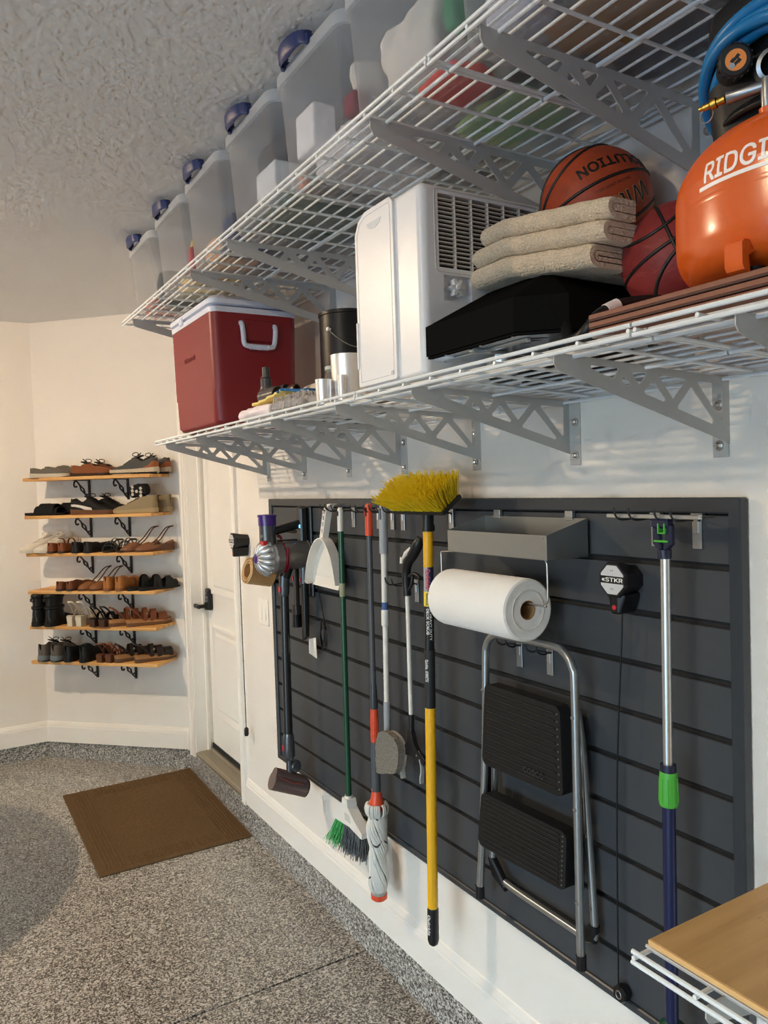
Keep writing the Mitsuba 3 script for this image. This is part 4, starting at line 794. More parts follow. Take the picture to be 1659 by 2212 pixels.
# twist mop
k = thing('twist_mop', 'twist mop with an orange tip and a wrung grey-white string head on the slat panel', 'mop')
a, b = (-0.092, 2.122, 1.60), (-0.090, 2.138, 0.34)
part(k, 'tip_grip', tube([along(a, b, z) for z in (1.604, 1.598, 1.58, 1.53, 1.503)], [0.006, 0.0105, 0.012, 0.0125, 0.0125], 18), ORP, 40, label='orange tip grip')
part(k, 'hang_hole', cbox(-0.1075, -0.102, 2.117, 2.127, 1.565, 1.592, 0.001), mat(S(120, 36, 20), 0.6))
pole(along(a, b, 1.504), along(a, b, 0.97), 0.0088, DG, k, 'pole', label='dark grey pole')
part(k, 'collar', tube([along(a, b, z) for z in (1.035, 1.03, 0.975, 0.953)], [0.0092, 0.0098, 0.013, 0.0128], 18), mat(S(58, 60, 64), 0.3), 40)
og = part(k, 'twist_grip', tube([along(a, b, z) for z in (0.954, 0.93, 0.845)], [0.0118, 0.0126, 0.0126], 18), ORP, 40, label='orange ribbed twist grip')
for i in range(14):
    t = i * 2 * PI / 14; c_ = along(a, b, 0.925); d_ = along(a, b, 0.850)
    part(og, 'grip_rib', tube([(c_[0] + 0.0126 * math.cos(t), c_[1] + 0.0126 * math.sin(t), c_[2]), (d_[0] + 0.0126 * math.cos(t), d_[1] + 0.0126 * math.sin(t), d_[2])], 0.0009, 5), ORP)
pole(along(a, b, 0.846), along(a, b, 0.672), 0.0148, DG, k, 'sleeve')
part(k, 'button', lathe([(0, 0), (0.0045, 0), (0.003, 0.0015), (0, 0.002)], (-0.1042, 2.137, 0.692), (-1, 0, 0), 14), ORP)
part(k, 'head_cone', tube([along(a, b, z) for z in (0.688, 0.668, 0.645, 0.628)], [0.0145, 0.018, 0.024, 0.025], 22), ORP, 40, label='orange head cone')
part(k, 'end_cap', lathe([(0, 0.332), (0.020, 0.333), (0.026, 0.338), (0.026, 0.352), (0, 0.352)], (-0.090, 2.138, 0), n=24), ORP, 40, label='orange end cap')
def mopstr(tw, r0, r1):
    def f(g):
        t0 = g.uniform(0, 2 * PI); pts = []
        for i in range(10):
            s = i / 9; z = 0.628 - s * 0.275; rr = (r0 + 0.004 * math.sin(s * 9) + 0.003 * math.sin(s * 23 + t0)) * (0.82 + 0.25 * math.sin(PI * min(1, s * 1.15)) + 0.12 * s) - 0.001 * (i == 9) * 8
            t = t0 + tw * s * 3.6; pts.append((-0.090 + rr * math.cos(t), 2.136 + 0.002 * s + rr * math.sin(t), z))
        return smoothpath(pts, 3)
    return f
MOPC = mat(S(206, 206, 200), 0.9)
part(k, 'mop_core', tube([along(a, b, z) for z in (0.63, 0.55, 0.45, 0.35)], [0.022, 0.024, 0.025, 0.024], 18), mat(S(150, 150, 146), 0.9), True)
part(k, 'mop_strings', strands(64, mopstr(1.0, 0.0265, 0), 0.0036, 3, 6), MOPC, True, label='twisted grey-white strings', kind='stuff')
part(k, 'mop_collar', strands(44, lambda g: (lambda t: smoothpath([(-0.090 + r * math.cos(t), 2.136 + r * math.sin(t), z) for r, z in ((0.022, 0.640), (0.031, 0.646), (0.037, 0.634), (0.034, 0.616), (0.024, 0.604))], 3))(g.uniform(0, 2 * PI)), 0.0034, 4, 6), MOPC, True, kind='stuff')
for z, n_ in ((0.605, 16), (0.525, 20), (0.405, 10)):
    part(k, 'dark_band', tube([(-0.090 + (0.0285 + 0.002 * math.sin(5 * t)) * math.cos(t), 2.137 + (0.0285 + 0.002 * math.sin(5 * t)) * math.sin(t), z + 0.008 * math.sin(4 * t + z * 50)) for t in np.linspace(-2.9 if z != 0.405 else 2.2, 0.2 if z != 0.405 else 4.2, n_)], 0.0028, 6), mat(S(44, 44, 46), 0.8), True, label='black yarn band')
# grey-gripped pole with a scrub pad
k = thing('scrub_pole', 'white telescopic pole with a grey grip and a grey sponge pad at its foot', 'scrubber')
a, b = (-0.090, 2.036, 1.60), (-0.088, 2.058, 0.84)
part(k, 'grip', tube([along(a, b, z) for z in (1.606, 1.60, 1.585, 1.53, 1.525, 1.452)], [0.005, 0.010, 0.0125, 0.0125, 0.0135, 0.0135], 18), GRY, 40, label='grey grip')
part(k, 'hang_hole', cbox(-0.1045, -0.099, 2.031, 2.040, 1.556, 1.590, 0.001), mat(S(96, 98, 102), 0.6))
pole(along(a, b, 1.455), along(a, b, 1.27), 0.0096, WPL, k, 'pole'); pole(along(a, b, 1.23), along(a, b, 0.98), 0.0086, WPL, k, 'pole')
part(k, 'sticker', tube([along(a, b, 1.302), along(a, b, 1.278)], 0.0098, 14), mat(S(60, 88, 140), 0.5), label='small blue sticker')
part(k, 'joint', tube([along(a, b, z) for z in (1.279, 1.276, 1.232, 1.228)], [0.010, 0.0118, 0.0118, 0.0105], 16), WPL, 40, label='white joint sleeve')
pole(along(a, b, 0.992), along(a, b, 0.85), 0.0105, GRY, k, 'lower_pole', label='grey lower pole')
pad = smoothpath([(2.098, 0.87), (2.075, 0.905), (2.03, 0.920), (1.98, 0.912), (1.952, 0.885), (1.955, 0.84), (1.975, 0.800), (2.03, 0.782), (2.085, 0.766), (2.102, 0.775), (2.101, 0.82)], 4, closed=True)[:, :2]
pad = np.column_stack([pad[:, 0] * 0.90 + 2.03 * 0.10 - 0.018, pad[:, 1] * 0.93 + 0.842 * 0.07])
def _sponge(p, n, uv): return mi.Color3f(S(120, 115, 106)) * (0.55 + 0.75 * noise(p.x * 300, p.y * 300, p.z * 300))
procmat('sponge', _sponge, 0.95, bump=lambda p, n, uv: noise(p.x * 380, p.y * 380, p.z * 380), bscale=0.004, spec=0.1)
wav = [(y + 0.0022 * math.sin(z * 700), z) if y > 2.052 else (y, z) for y, z in pad]
part(k, 'pad', extr(sg.Polygon(wav), 0.020, fr_at(-0.122)), 'sponge', 30, label='grey sponge pad')
part(k, 'pad_back', extr(sg.Polygon(pad).buffer(-0.003), 0.012, fr_at(-0.1015)), mat(S(170, 166, 160), 0.6), 30)
# grabber
k = thing('reach_grabber', 'reaching grabber with a black pistol handle, white shaft and forked jaws', 'grabber')
BK2 = mat((0.011, 0.011, 0.012), 0.35, 0.0, 0.35)
hpth = smoothpath([(-0.085, 1.842, 1.508), (-0.090, 1.850, 1.488), (-0.092, 1.872, 1.462), (-0.092, 1.900, 1.437), (-0.090, 1.914, 1.41), (-0.090, 1.917, 1.375), (-0.090, 1.913, 1.335)], 5)
part(k, 'handle', tube(hpth, np.interp(np.linspace(0, 1, len(hpth)), [0, 0.15, 0.4, 0.6, 0.8, 1], [0.011, 0.016, 0.017, 0.014, 0.013, 0.012]), 14), BK2, 50)
part(k, 'grip_inlay', tube([(-0.104, 1.865, 1.480), (-0.107, 1.885, 1.462), (-0.105, 1.903, 1.447)], [0.004, 0.008, 0.005], 10), WPL, True, label='white grip inlay')
part(k, 'grip_inlay', tube([(-0.100, 1.920, 1.448), (-0.102, 1.918, 1.430)], [0.006, 0.007], 10), WPL, True)
part(k, 'trigger', tube(smoothpath([(-0.090, 1.902, 1.392), (-0.088, 1.880, 1.402), (-0.086, 1.858, 1.398), (-0.086, 1.850, 1.388)], 4), 0.0055, 10), BK2, True)
part(k, 'trigger', tube(smoothpath([(-0.090, 1.908, 1.35), (-0.088, 1.892, 1.37), (-0.086, 1.888, 1.40)], 4), 0.005, 10), BK2, True)
pole((-0.090, 1.913, 1.338), (-0.088, 1.916, 0.975), 0.0068, WPL, k, 'shaft', label='white shaft')
part(k, 'shaft_print', text('ELEMAX'[:0] + 'GRABBER'[:0] + 'I I', 0.006, 0.0004, frame((-0.0972, 1.9195, 1.300), (0, 0, -1), (0, -1, 0))), GRY) if False else None
pole((-0.088, 1.916, 0.985), (-0.088, 1.917, 0.925), 0.0085, BK2, k, 'ferrule')
fk = sg.Polygon([(1.925, 0.935), (1.907, 0.935), (1.898, 0.905), (1.880, 0.886), (1.862, 0.872), (1.845, 0.865), (1.846, 0.852), (1.866, 0.858), (1.905, 0.866), (1.935, 0.862), (1.958, 0.853), (1.975, 0.858), (1.968, 0.872), (1.948, 0.884), (1.932, 0.902)]).buffer(0.001)
part(k, 'fork', extr(fk, 0.013, fr_at(-0.095)), BK2, 30, label='black fork')
for pts in ([(1.960, 0.862), (1.974, 0.845), (1.980, 0.82), (1.975, 0.795), (1.972, 0.778)], [(1.868, 0.866), (1.862, 0.85), (1.860, 0.83), (1.866, 0.812), (1.866, 0.795)]):
    q = smoothpath([(-0.088, y, z) for y, z in pts], 4)
    jw = part(k, 'jaw', ribbon(q, 0.016, (1, 0, 0), 0.0055), GRY, 40, label='grey rubber-lined jaw')
    part(jw, 'rubber', ribbon(q + np.array([0, -0.004 if pts[0][0] > 1.9 else 0.004, 0]), 0.013, (1, 0, 0), 0.003), mat(S(170, 165, 152), 0.7))
part(k, 'jaw_arm', tube([(-0.088, 1.880, 0.885), (-0.088, 1.850, 0.865), (-0.088, 1.845, 0.835), (-0.088, 1.850, 0.80)], [0.006, 0.006, 0.005, 0.004], 8), BK2, True)
for y in (1.948, 1.882): part(k, 'rivet', lathe([(0, 0), (0.003, 0), (0.002, 0.0015), (0, 0.002)], (-0.0955, y, 0.873), (-1, 0, 0), 10), STEEL)
# deck scrub brush
k = thing('deck_brush', 'deck scrub brush with upturned yellow bristles and a long yellow pole', 'scrub brush')
a, b = (-0.120, 1.750, 1.585), (-0.120, 1.786, 0.370)
part(k, 'socket', tube([along(a, b, z) for z in (1.59, 1.578, 1.55, 1.545, 1.532)], [0.017, 0.0165, 0.0165, 0.019, 0.019], 18), BK2, 40, label='black socket')
def seg(z0, z1, r, m, nm, **kw): return part(k, nm, tube([along(a, b, z0), along(a, b, z1)], r, 16), m, 40, **kw)
seg(1.533, 1.434, 0.0138, YEL, 'foam_sleeve', label='yellow foam sleeve')
seg(1.434, 1.368, 0.0137, mat(S(150, 152, 160), 0.3), 'label_wrap', label='printed label'); seg(1.368, 1.327, 0.0138, mat(S(222, 196, 60), 0.45), 'label_wrap', label='yellow printed label')
seg(1.327, 1.205, 0.0137, BK2, 'label_wrap', label='black printed label'); seg(1.207, 1.046, 0.0152, mat((0.013, 0.013, 0.014), 0.6), 'foam_grip', label='black foam grip')
seg(1.046, 0.476, 0.0146, YEL, 'pole', label='yellow pole'); 
part(k, 'end_cap', tube([along(a, b, z) for z in (0.478, 0.474, 0.385, 0.374, 0.368)], [0.0146, 0.0158, 0.0158, 0.013, 0.006], 18), BK2, 40, label='black end cap')
def vtext(s, h, z, ang, m, r, length=None, bold=True):
    """lettering that reads downwards on the pole; ang turns it round the pole"""
    t = meshkit.text_mesh(s, h, 0.0004, bold)
    if length: t.apply_scale((length / t.bounds[1][0], 1, 1))
    t = refine(t, 0.004); v = t.vertices; c = np.array([along(a, b, z - x) for x in v[:, 0]])
    g = math.radians(ang) + (v[:, 1] - h / 2) / r
    rr = r + 0.0002 + v[:, 2]
    part(k, 'lettering', tm(c + np.stack([rr * np.cos(g), rr * np.sin(g), 0 * g], 1), t.faces), m, False)
part(k, 'label_panel', tm(*(lambda t: (t.vertices, t.faces))(cat_([tube([along(a, b, 1.432), along(a, b, 1.37)], 0.01385, 16)]))), mat(S(34, 40, 80), 0.3)) if False else None
NVL = mat(S(30, 36, 76), 0.35); RDL = mat(S(196, 40, 48), 0.4)
def patch(z0, z1, a0, a1, r, m):
    g = np.radians(np.linspace(a0, a1, 8)); R = []
    for z in (z0, z1):
        c = along(a, b, z); R.append([(c[0] + r * math.cos(t), c[1] + r * math.sin(t), c[2]) for t in g])
    part(k, 'print_panel', loft(R, close=False, cap=False), m, True)
patch(1.434, 1.368, 225, 320, 0.01395, NVL)
vtext('Quickie', 0.0125, 1.431, 226, WTX, 0.0141, 0.058); vtext('Quickie', 0.0115, 1.4305, 226, RDL, 0.0144, 0.057)
vtext('HANDLE', 0.0065, 1.364, 218, INK, 0.0139, 0.033); vtext('FIBERGLASS', 0.0045, 1.364, 250, INK, 0.0139, 0.033)
vtext('DECK SCRUB', 0.0075, 1.322, 222, WTX, 0.0139, 0.072); vtext('16 HEAVY DUTY', 0.0060, 1.326, 256, WTX, 0.0139, 0.092)
for i in range(4): vtext('IIIIIIIIIIIIIIIII'[:12] if False else 'SCRUB', 0.0022, 1.318 - i * 0.014, 196, WTX, 0.0139, 0.012) if False else None
vtext('Quickie, JOBSITE', 0.0085, 1.182, 205, WTX, 0.0154, 0.062); vtext('Quickie', 0.0095, 0.462, 190, WTX, 0.0160, 0.06)
# the head: a block that leans out from the wall, bristles up and towards the room
hc = np.array([-0.118, 1.757, 1.598]); n_ = np.array([-0.62, 0, 0.785]); n_ /= np.linalg.norm(n_); w_ = np.array([0.785, 0, 0.62]); w_ /= np.linalg.norm(w_); Lh = 0.125
blk = hull([hc + np.array([0, s * (Lh - (0.02 if e else 0)), 0]) + w_ * (q * (0.036 - (0.010 if d else 0))) + n_ * h for s in (-1, 1) for q in (-1, 1) for h, d, e in ((-0.006, 1, 1), (0.002, 0, 0), (0.012, 0, 0))])
part(k, 'head_block', blk, BK2, 20, label='black brush block')
def scr(g):
    y = g.uniform(-Lh + 0.006, Lh - 0.006); q = g.uniform(-0.034, 0.034); p = hc + np.array([0, y, 0]) + w_ * q + n_ * 0.011
    d = n_ + w_ * (q / 0.034 * 0.30 + g.normal(0, 0.12)) + np.array([0, y / Lh * 0.42 + g.normal(0, 0.14), 0]); l = 0.060 + g.normal(0, 0.004)
    return [p, p + d * l * 0.5, p + d * l + np.array([0, 0, g.normal(0, 0.002)])]
part(k, 'bristles', strands(2600, scr, 0.0011, 5, 4), mat(S(226, 196, 24), 0.5), True, label='stiff yellow bristles', kind='stuff')
# steel tray with a paper towel holder
TRY = mat(S(150, 152, 152), 0.36, 0.85)
k = thing('steel_tray', 'open brushed steel tray hung on the slat panel above the paper towels', 'tray')
x0, x1, y0, y1 = -0.150, -0.028, 1.254, 1.617
def sheet(*p): return hull(*[np.array(p) + np.array([0, 0, 0.0]), np.array(p) + np.array([0.0, 0.0, -0.0012]), np.array(p) + np.array([0.0012, 0.0, 0])])
part(k, 'front', cbox(x0 - 0.0008, x0 + 0.0008, y0, y1, 1.488, 1.541, 0.0004), TRY); part(k, 'bottom', cbox(x0, x1, y0, y1, 1.4865, 1.4881, 0.0004), TRY); part(k, 'back', cbox(x1 - 0.0016, x1, y0, y1, 1.487, 1.572, 0.0004), TRY)
for y in (y0, y1):
    part(k, 'side', hull([(x, yy, z) for yy in (y - 0.0008, y + 0.0008) for x, z in ((x0, 1.488), (x1, 1.488), (x0, 1.541), (x1, 1.572))]), TRY)
for y in (1.567, 1.31): part(k, 'hanger', cat_([cbox(-0.031, -0.020, y - 0.012, y + 0.012, 1.566, 1.588, 0.001), cbox(-0.033, -0.030, y - 0.014, y + 0.014, 1.570, 1.574, 0.0008)]), HK)
for y in (y0 + 0.006,):
    for z in (1.497, 1.533): part(k, 'rivet', lathe([(0, 0), (0.0022, 0), (0.0015, 0.001), (0, 0.0012)], (x0 - 0.001, y + 0.004, z), (-1, 0, 0), 10), STEEL)
part(k, 'towel_rail', tube(smoothpath([(-0.139, 1.272, 1.487), (-0.139, 1.268, 1.482), (-0.139, 1.266, 1.47), (-0.139, 1.266, 1.41), (-0.139, 1.269, 1.394), (-0.139, 1.280, 1.386), (-0.139, 1.30, 1.384), (-0.139, 1.62, 1.384), (-0.139, 1.655, 1.386), (-0.139, 1.662, 1.394), (-0.139, 1.664, 1.41), (-0.139, 1.664, 1.47), (-0.139, 1.66, 1.482), (-0.139, 1.61, 1.4855)], 4), 0.0024, 10), STEEL, True, label='steel wire towel rail')
# paper towel roll
def _paper(p, n, uv):
    a = fbm(p.y * 55, p.z * 55, p.x * 55, 2); return dr.abs(dr.sin(a * 22))
procmat('paper_towel', S(240, 237, 232), 0.9, bump=lambda p, n, uv: sstep(0.25, 0.0, _paper(p, n, uv)), bscale=0.0014, spec=0.1)
k = thing('paper_towel_roll', 'white paper towel roll under the steel tray', 'paper towel roll')
rc = np.array([-0.139, 0, 1.369])
part(k, 'paper', cat_([loft([[(rc[0] + r * math.cos(t), y, rc[2] + r * math.sin(t)) for t in np.linspace(0, 2 * PI, 64, endpoint=False)] for r, y in ((0.022, 1.332), (0.040, 1.3315), (0.066, 1.330), (0.0705, 1.333), (0.0715, 1.34), (0.0715, 1.62), (0.0705, 1.628), (0.064, 1.632), (0.022, 1.632))], cap=False)]), 'paper_towel', 30)
part(k, 'end_crease', tube([(rc[0] + 0.046 * math.cos(t), 1.3305, rc[2] + 0.046 * math.sin(t)) for t in np.linspace(0, 2 * PI, 48)[:-1]], 0.0008, 6, closed=True), mat(S(214, 208, 198), 0.9), True)
part(k, 'core', loft([[(rc[0] + r * math.cos(t), y, rc[2] + r * math.sin(t)) for t in np.linspace(0, 2 * PI, 40, endpoint=False)] for r, y in ((0.0225, 1.333), (0.0225, 1.631), (0.0205, 1.631), (0.0205, 1.333), (0.0225, 1.333))], cap=False), mat(S(150, 112, 72), 0.8), 30, label='brown cardboard core')
# step stool
k = thing('step_stool', 'folded grey steel step stool with two black treads, hung on the slat panel', 'step stool')
TUB = mat(S(166, 168, 168), 0.28, 0.85); TRD = mat((0.007, 0.007, 0.0075), 0.55, 0.0, 0.3)
xs_ = -0.080
fl = [(xs_, 1.617, 0.585), (xs_, 1.593, 0.80), (xs_, 1.574, 1.02), (xs_, 1.566, 1.20), (xs_, 1.560, 1.245), (xs_, 1.535, 1.273), (xs_, 1.49, 1.280), (xs_, 1.33, 1.283), (xs_, 1.285, 1.275), (xs_, 1.258, 1.245), (xs_, 1.252, 1.20), (xs_, 1.252, 0.95), (xs_, 1.252, 0.585)]
part(k, 'front_frame', tube(smoothpath(fl, 6), 0.0098, 14), TUB, True)
for y in (1.617, 1.252): part(k, 'foot', tube([(xs_, y, 0.600), (xs_, y, 0.568), (xs_, y, 0.565)], [0.0118, 0.0118, 0.009], 14), BLK, 40, label='black rubber foot')
rl = [(-0.042, 1.284, 1.135), (-0.043, 1.270, 1.05), (-0.044, 1.258, 0.88), (-0.046, 1.242, 0.66), (-0.047, 1.246, 0.635), (-0.047, 1.27, 0.622), (-0.047, 1.33, 0.621), (-0.047, 1.53, 0.624), (-0.047, 1.572, 0.635), (-0.047, 1.597, 0.66), (-0.046, 1.600, 0.70), (-0.044, 1.588, 0.90), (-0.043, 1.575, 1.10)]
part(k, 'rear_frame', tube(smoothpath(rl, 6), 0.0092, 14), TUB, True)
part(k, 'rear_foot', hull(tube([(-0.047, 1.240, 0.662), (-0.047, 1.246, 0.628), (-0.047, 1.285, 0.616)], 0.0115, 10).vertices), BLK, 30, label='black corner foot'); part(k, 'rear_foot', hull(tube([(-0.047, 1.604, 0.672), (-0.047, 1.59, 0.634), (-0.047, 1.545, 0.614)], 0.0115, 10).vertices), BLK, 30)
def tread(py, name):
    """py: four corners (y, z): top left, top right, bottom right, bottom left"""
    pg = sg.Polygon(py).buffer(-0.018).buffer(0.018, quad_segs=5)
    t = part(k, 'tread', cat_([extr(pg, 0.006, fr_at(-0.096)), extr(pg.difference(pg.buffer(-0.006)), 0.030, fr_at(-0.092))]), TRD, 30, label='black ribbed tread')
    py = np.array(py, float); n = 12
    for i in range(1, n):
        s = i / n; p = py[0] * (1 - s) + py[3] * s; q = py[1] * (1 - s) + py[2] * s; d = (q - p)
        p = p + d * 0.05; q = q - d * 0.07
        part(t, 'rib', tube([(-0.0965, p[0], p[1]), (-0.0965, q[0], q[1])], 0.0024, 6), TRD, True)
        e = q - d * -0.035
        part(t, 'stud', lathe([(0, 0), (0.0022, 0), (0.0016, 0.0014), (0, 0.002)], (-0.0962, e[0], e[1]), (-1, 0, 0), 8), mat(S(84, 84, 86), 0.5))
    return t
t1 = tread([(1.552, 1.152), (1.284, 1.152), (1.280, 0.948), (1.572, 0.942)], 'upper')
text_m = text('.cosco', 0.018, 0.0016, frame((-0.0985, 1.415, 0.972), (0, -1, 0), (0, 0.03, 1)))
part(t1, 'embossed_name', text_m, mat((0.03, 0.03, 0.031), 0.45), False)
tread([(1.578, 0.866), (1.272, 0.872), (1.281, 0.735), (1.600, 0.722)], 'lower')
for y0_, z0_, y1_, z1_ in ((1.257, 0.95, 1.262, 0.74), (1.58, 0.95, 1.592, 0.74)): part(k, 'link_bar', hull(tube([(-0.066, y0_, z0_), (-0.062, y1_, z1_)], 0.005, 8).vertices), BLK)
for y, z in ((1.252, 1.135), (1.252, 0.93), (1.252, 0.72), (1.570, 1.13)): part(k, 'rivet', lathe([(0, 0), (0.0052, 0), (0.004, 0.002), (0, 0.003)], (-0.0895, y, z), (-1, 0, 0), 12), STEEL)
for z in (0.86, 0.70): part(k, 'rivet', lathe([(0, 0), (0.004, 0), (0.003, 0.002), (0, 0.0025)], (-0.0545, 1.257 - (0.86 - z) * 0.08, z), (-1, 0, 0), 12), STEEL)
# octagonal work lights with cords
def octo(r, c, x): return [(x, c[0] + r * math.cos(PI / 8 + i * PI / 4), c[1] + r * math.sin(PI / 8 + i * PI / 4)) for i in range(8)]
LENS = mat(S(196, 198, 200), 0.25)
def worklight(y, z, xw, dep, lb, cord_z, cord_y, sensor):
    k = thing('work_light', lb, 'work light', None)
    xf = xw - dep; c = (y, z)
    part(k, 'housing', loft([octo(0.030, (y - 0.002, z - 0.002), xw), octo(0.033, (y - 0.001, z - 0.001), xw - dep * 0.4), octo(0.0385, c, xf + 0.014), octo(0.0395, c, xf + 0.004), octo(0.037, c, xf)]), BLK, 20)
    for s in (1, -1):
        hexa = [(yy, zz) for _, yy, zz in octo(0.0325, c, 0)]
        pg = sg.Polygon(hexa).intersection(sg.box(y - 1, z + 0.0075, y + 1, z + 1) if s > 0 else sg.box(y - 1, z - 1, y + 1, z - 0.0075))
        ln = part(k, 'lens', extr(pg, 0.003, fr_at(xf - 0.002)), LENS, 30, label='clear ribbed lens')
        part(ln, 'led', cat_([cbox(xf - 0.0024, xf - 0.0018, y - 0.004 + i * 0.005, y - 0.001 + i * 0.005, z + s * 0.017, z + s * 0.021, 0.0002) for i in range(2)]), mat(S(150, 150, 140), 0.4))
    part(k, 'band', cbox(xf - 0.0015, xf + 0.001, y - 0.034, y + 0.034, z - 0.007, z + 0.007, 0.0004), BLK)
    w = twidth('«STKR', 0.0085, True); t = meshkit.text_mesh('«STKR', 0.0085, 0.0006, True); t.apply_scale((0.058 / w, 1, 1)); t.apply_transform(frame((xf - 0.0016, y + 0.029, z - 0.0042), (0, -1, 0), (0, 0, 1)))
    part(k, 'lettering', t, WTX, False)
    st = part(k, 'stem', hull(cbox(xf + 0.004, xw - 0.002, y - 0.0125, y + 0.0125, z - 0.072, z - 0.03, 0.004).vertices, cbox(xf + 0.01, xw - 0.002, y - 0.022, y + 0.022, z - 0.04, z - 0.03, 0.002).vertices), BLK, 20)
    part(st, 'button', lathe([(0, 0), (0.0055, 0), (0.005, 0.0015), (0, 0.0022)], (xf + 0.004, y, z - 0.058), (-1, 0, 0), 16), mat(S(176, 30, 44), 0.4), label='red button')
    part(k, 'cord', tube(smoothpath([(xw - dep * 0.55, y, z - 0.07), (xw - dep * 0.55, y - 0.002 + (cord_y - y) * 0.1, z - 0.12), (xw - dep * 0.5, cord_y + (y - cord_y) * 0.3, (z + cord_z) / 2), (xw - dep * 0.45, cord_y, cord_z)], 8), 0.0017, 7), BLK, True, label='thin black cord')
    if sensor:
        sn = part(k, 'sensor', loft([octo(0.016, (cord_y, cord_z - 0.018), xw - 0.004), octo(0.019, (cord_y, cord_z - 0.018), xw - 0.010), octo(0.019, (cord_y, cord_z - 0.018), xw - 0.022), octo(0.016, (cord_y, cord_z - 0.018), xw - 0.026)]), BLK, 20, label='black sensor puck')
        part(sn, 'ring', tube([(xw - 0.0265, cord_y + 0.0072 * math.cos(t), cord_z - 0.018 + 0.0085 * math.sin(t)) for t in np.linspace(0, 2 * PI, 24)[:-1]], 0.0013, 6, closed=True), STEEL, True)
    else:
        part(k, 'cord_weight', lathe([(0, -0.02), (0.008, -0.018), (0.010, -0.012), (0.010, 0.012), (0.007, 0.02), (0, 0.021)], (xw - dep * 0.45, cord_y, cord_z - 0.018), n=16), BLK)
worklight(1.140, 1.449, -0.018, 0.058, 'black octagonal work light on the slat panel, between tray and squeegee', 0.555, 1.178, True)
worklight(3.43, 1.425, -0.0008, 0.075, 'black octagonal work light on the wall beside the door', 0.545, 3.445, False)
# squeegee
NVY = mat(S(17, 23, 62), 0.32); LGR = mat(S(70, 160, 54), 0.4)
k = thing('squeegee', 'long squeegee with a silver pole, green grip and navy lower pole', 'squeegee')
part(k, 'blade_channel', cbox(-0.109, -0.097, 0.905, 1.122, 1.580, 1.588, 0.001), SIL, 20, label='silver blade bar'); part(k, 'rubber_blade', cbox(-0.097, -0.068, 0.900, 1.128, 1.5825, 1.5855, 0.0006), BLK, label='black rubber blade')
part(k, 'yoke', cat_([hull(cbox(-0.112, -0.090, 0.972, 1.010, 1.562, 1.581, 0.004).vertices), hull(cbox(-0.108, -0.094, 1.000, 1.010, 1.530, 1.57, 0.003).vertices, cbox(-0.108, -0.094, 0.990, 0.998, 1.518, 1.53, 0.003).vertices), hull(cbox(-0.108, -0.094, 0.966, 0.976, 1.530, 1.57, 0.003).vertices, cbox(-0.108, -0.094, 0.978, 0.986, 1.518, 1.53, 0.003).vertices), lathe([(0, 1.505), (0.0125, 1.505), (0.013, 1.522), (0, 1.526)], (-0.100, 0.987, 0), n=16)]), mat(S(22, 26, 52), 0.4), 30, label='navy swivel yoke')
part(k, 'swivel_lock', cat_([cbox(-0.113, -0.089, 0.976, 0.9795, 1.552, 1.572, 0.001), cbox(-0.113, -0.089, 0.990, 0.9935, 1.552, 1.572, 0.001), cbox(-0.113, -0.089, 0.976, 0.9935, 1.552, 1.555, 0.001), cbox(-0.111, -0.09, 0.972, 1.004, 1.536, 1.540, 0.001)]), LGR, label='green swivel lock')
a, b = (-0.100, 0.986, 1.52), (-0.098, 0.995, 0.20)
pole(along(a, b, 1.512), along(a, b, 1.10), 0.0094, SIL, k, 'pole', label='silver pole')
part(k, 'lock_ring', tube([along(a, b, 1.112), along(a, b, 1.096)], 0.0148, 18), mat(S(22, 26, 52), 0.4), 40)
gg = part(k, 'grip', tube([along(a, b, z) for z in (1.099, 1.096, 1.06, 1.036, 1.032)], [0.0145, 0.0165, 0.0178, 0.0178, 0.016], 20), LGR, 50, label='green locking grip')
for i in range(10):
    t = i * 2 * PI / 10; c_ = along(a, b, 1.088); d_ = along(a, b, 1.042)
    part(gg, 'grip_rib', tube([(c_[0] + 0.0165 * math.cos(t), c_[1] + 0.0165 * math.sin(t), c_[2]), (d_[0] + 0.0178 * math.cos(t), d_[1] + 0.0178 * math.sin(t), d_[2])], 0.0015, 6), LGR)
pole(along(a, b, 1.034), along(a, b, 0.60), 0.0125, NVY, k, 'lower_pole', label='navy lower pole')
part(k, 'end_cap', lathe([(0, 0.588), (0.016, 0.588), (0.022, 0.594), (0.024, 0.602), (0.0135, 0.610), (0, 0.610)], (-0.0985, 0.9915, 0), n=20), GRN, label='green end collar')
pole(along(a, b, 0.592), along(a, b, 0.30), 0.0125, NVY, k, 'lower_pole')
# roll of edging
def _edge(p, n, uv): return mi.Color3f(S(186, 140, 88)) * (0.8 + 0.3 * fbm(p.x * 40, p.y * 6, p.z * 6))
procmat('edging', _edge, 0.5)
k = thing('edging_roll', 'roll of tan wood edging leaning out from the wall behind the vacuum', 'roll')
ctr, axd = np.array([-0.150, 3.045, 1.327]), np.array([1.0, 0.10, -0.22]); axd /= np.linalg.norm(axd)
e1 = np.cross(axd, [0, 0, 1.0]); e1 /= np.linalg.norm(e1); e2 = np.cross(e1, axd)
t = np.linspace(0, 2 * PI * 7, 360); rr = 0.030 + 0.026 * t / t[-1] + 0.0012 * np.sin(t * 2.3)
pth = ctr + rr[:, None] * (np.cos(t)[:, None] * e1 * 0.88 + np.sin(t)[:, None] * e2)
part(k, 'band', ribbon(pth + axd * 0.055, 0.110, axd, 0.0016), 'edging', 40)
part(k, 'pale_edge', tube(pth - axd * 0.001, 0.0011, 5), mat(S(216, 184, 138), 0.6), True, label='pale cut edge')
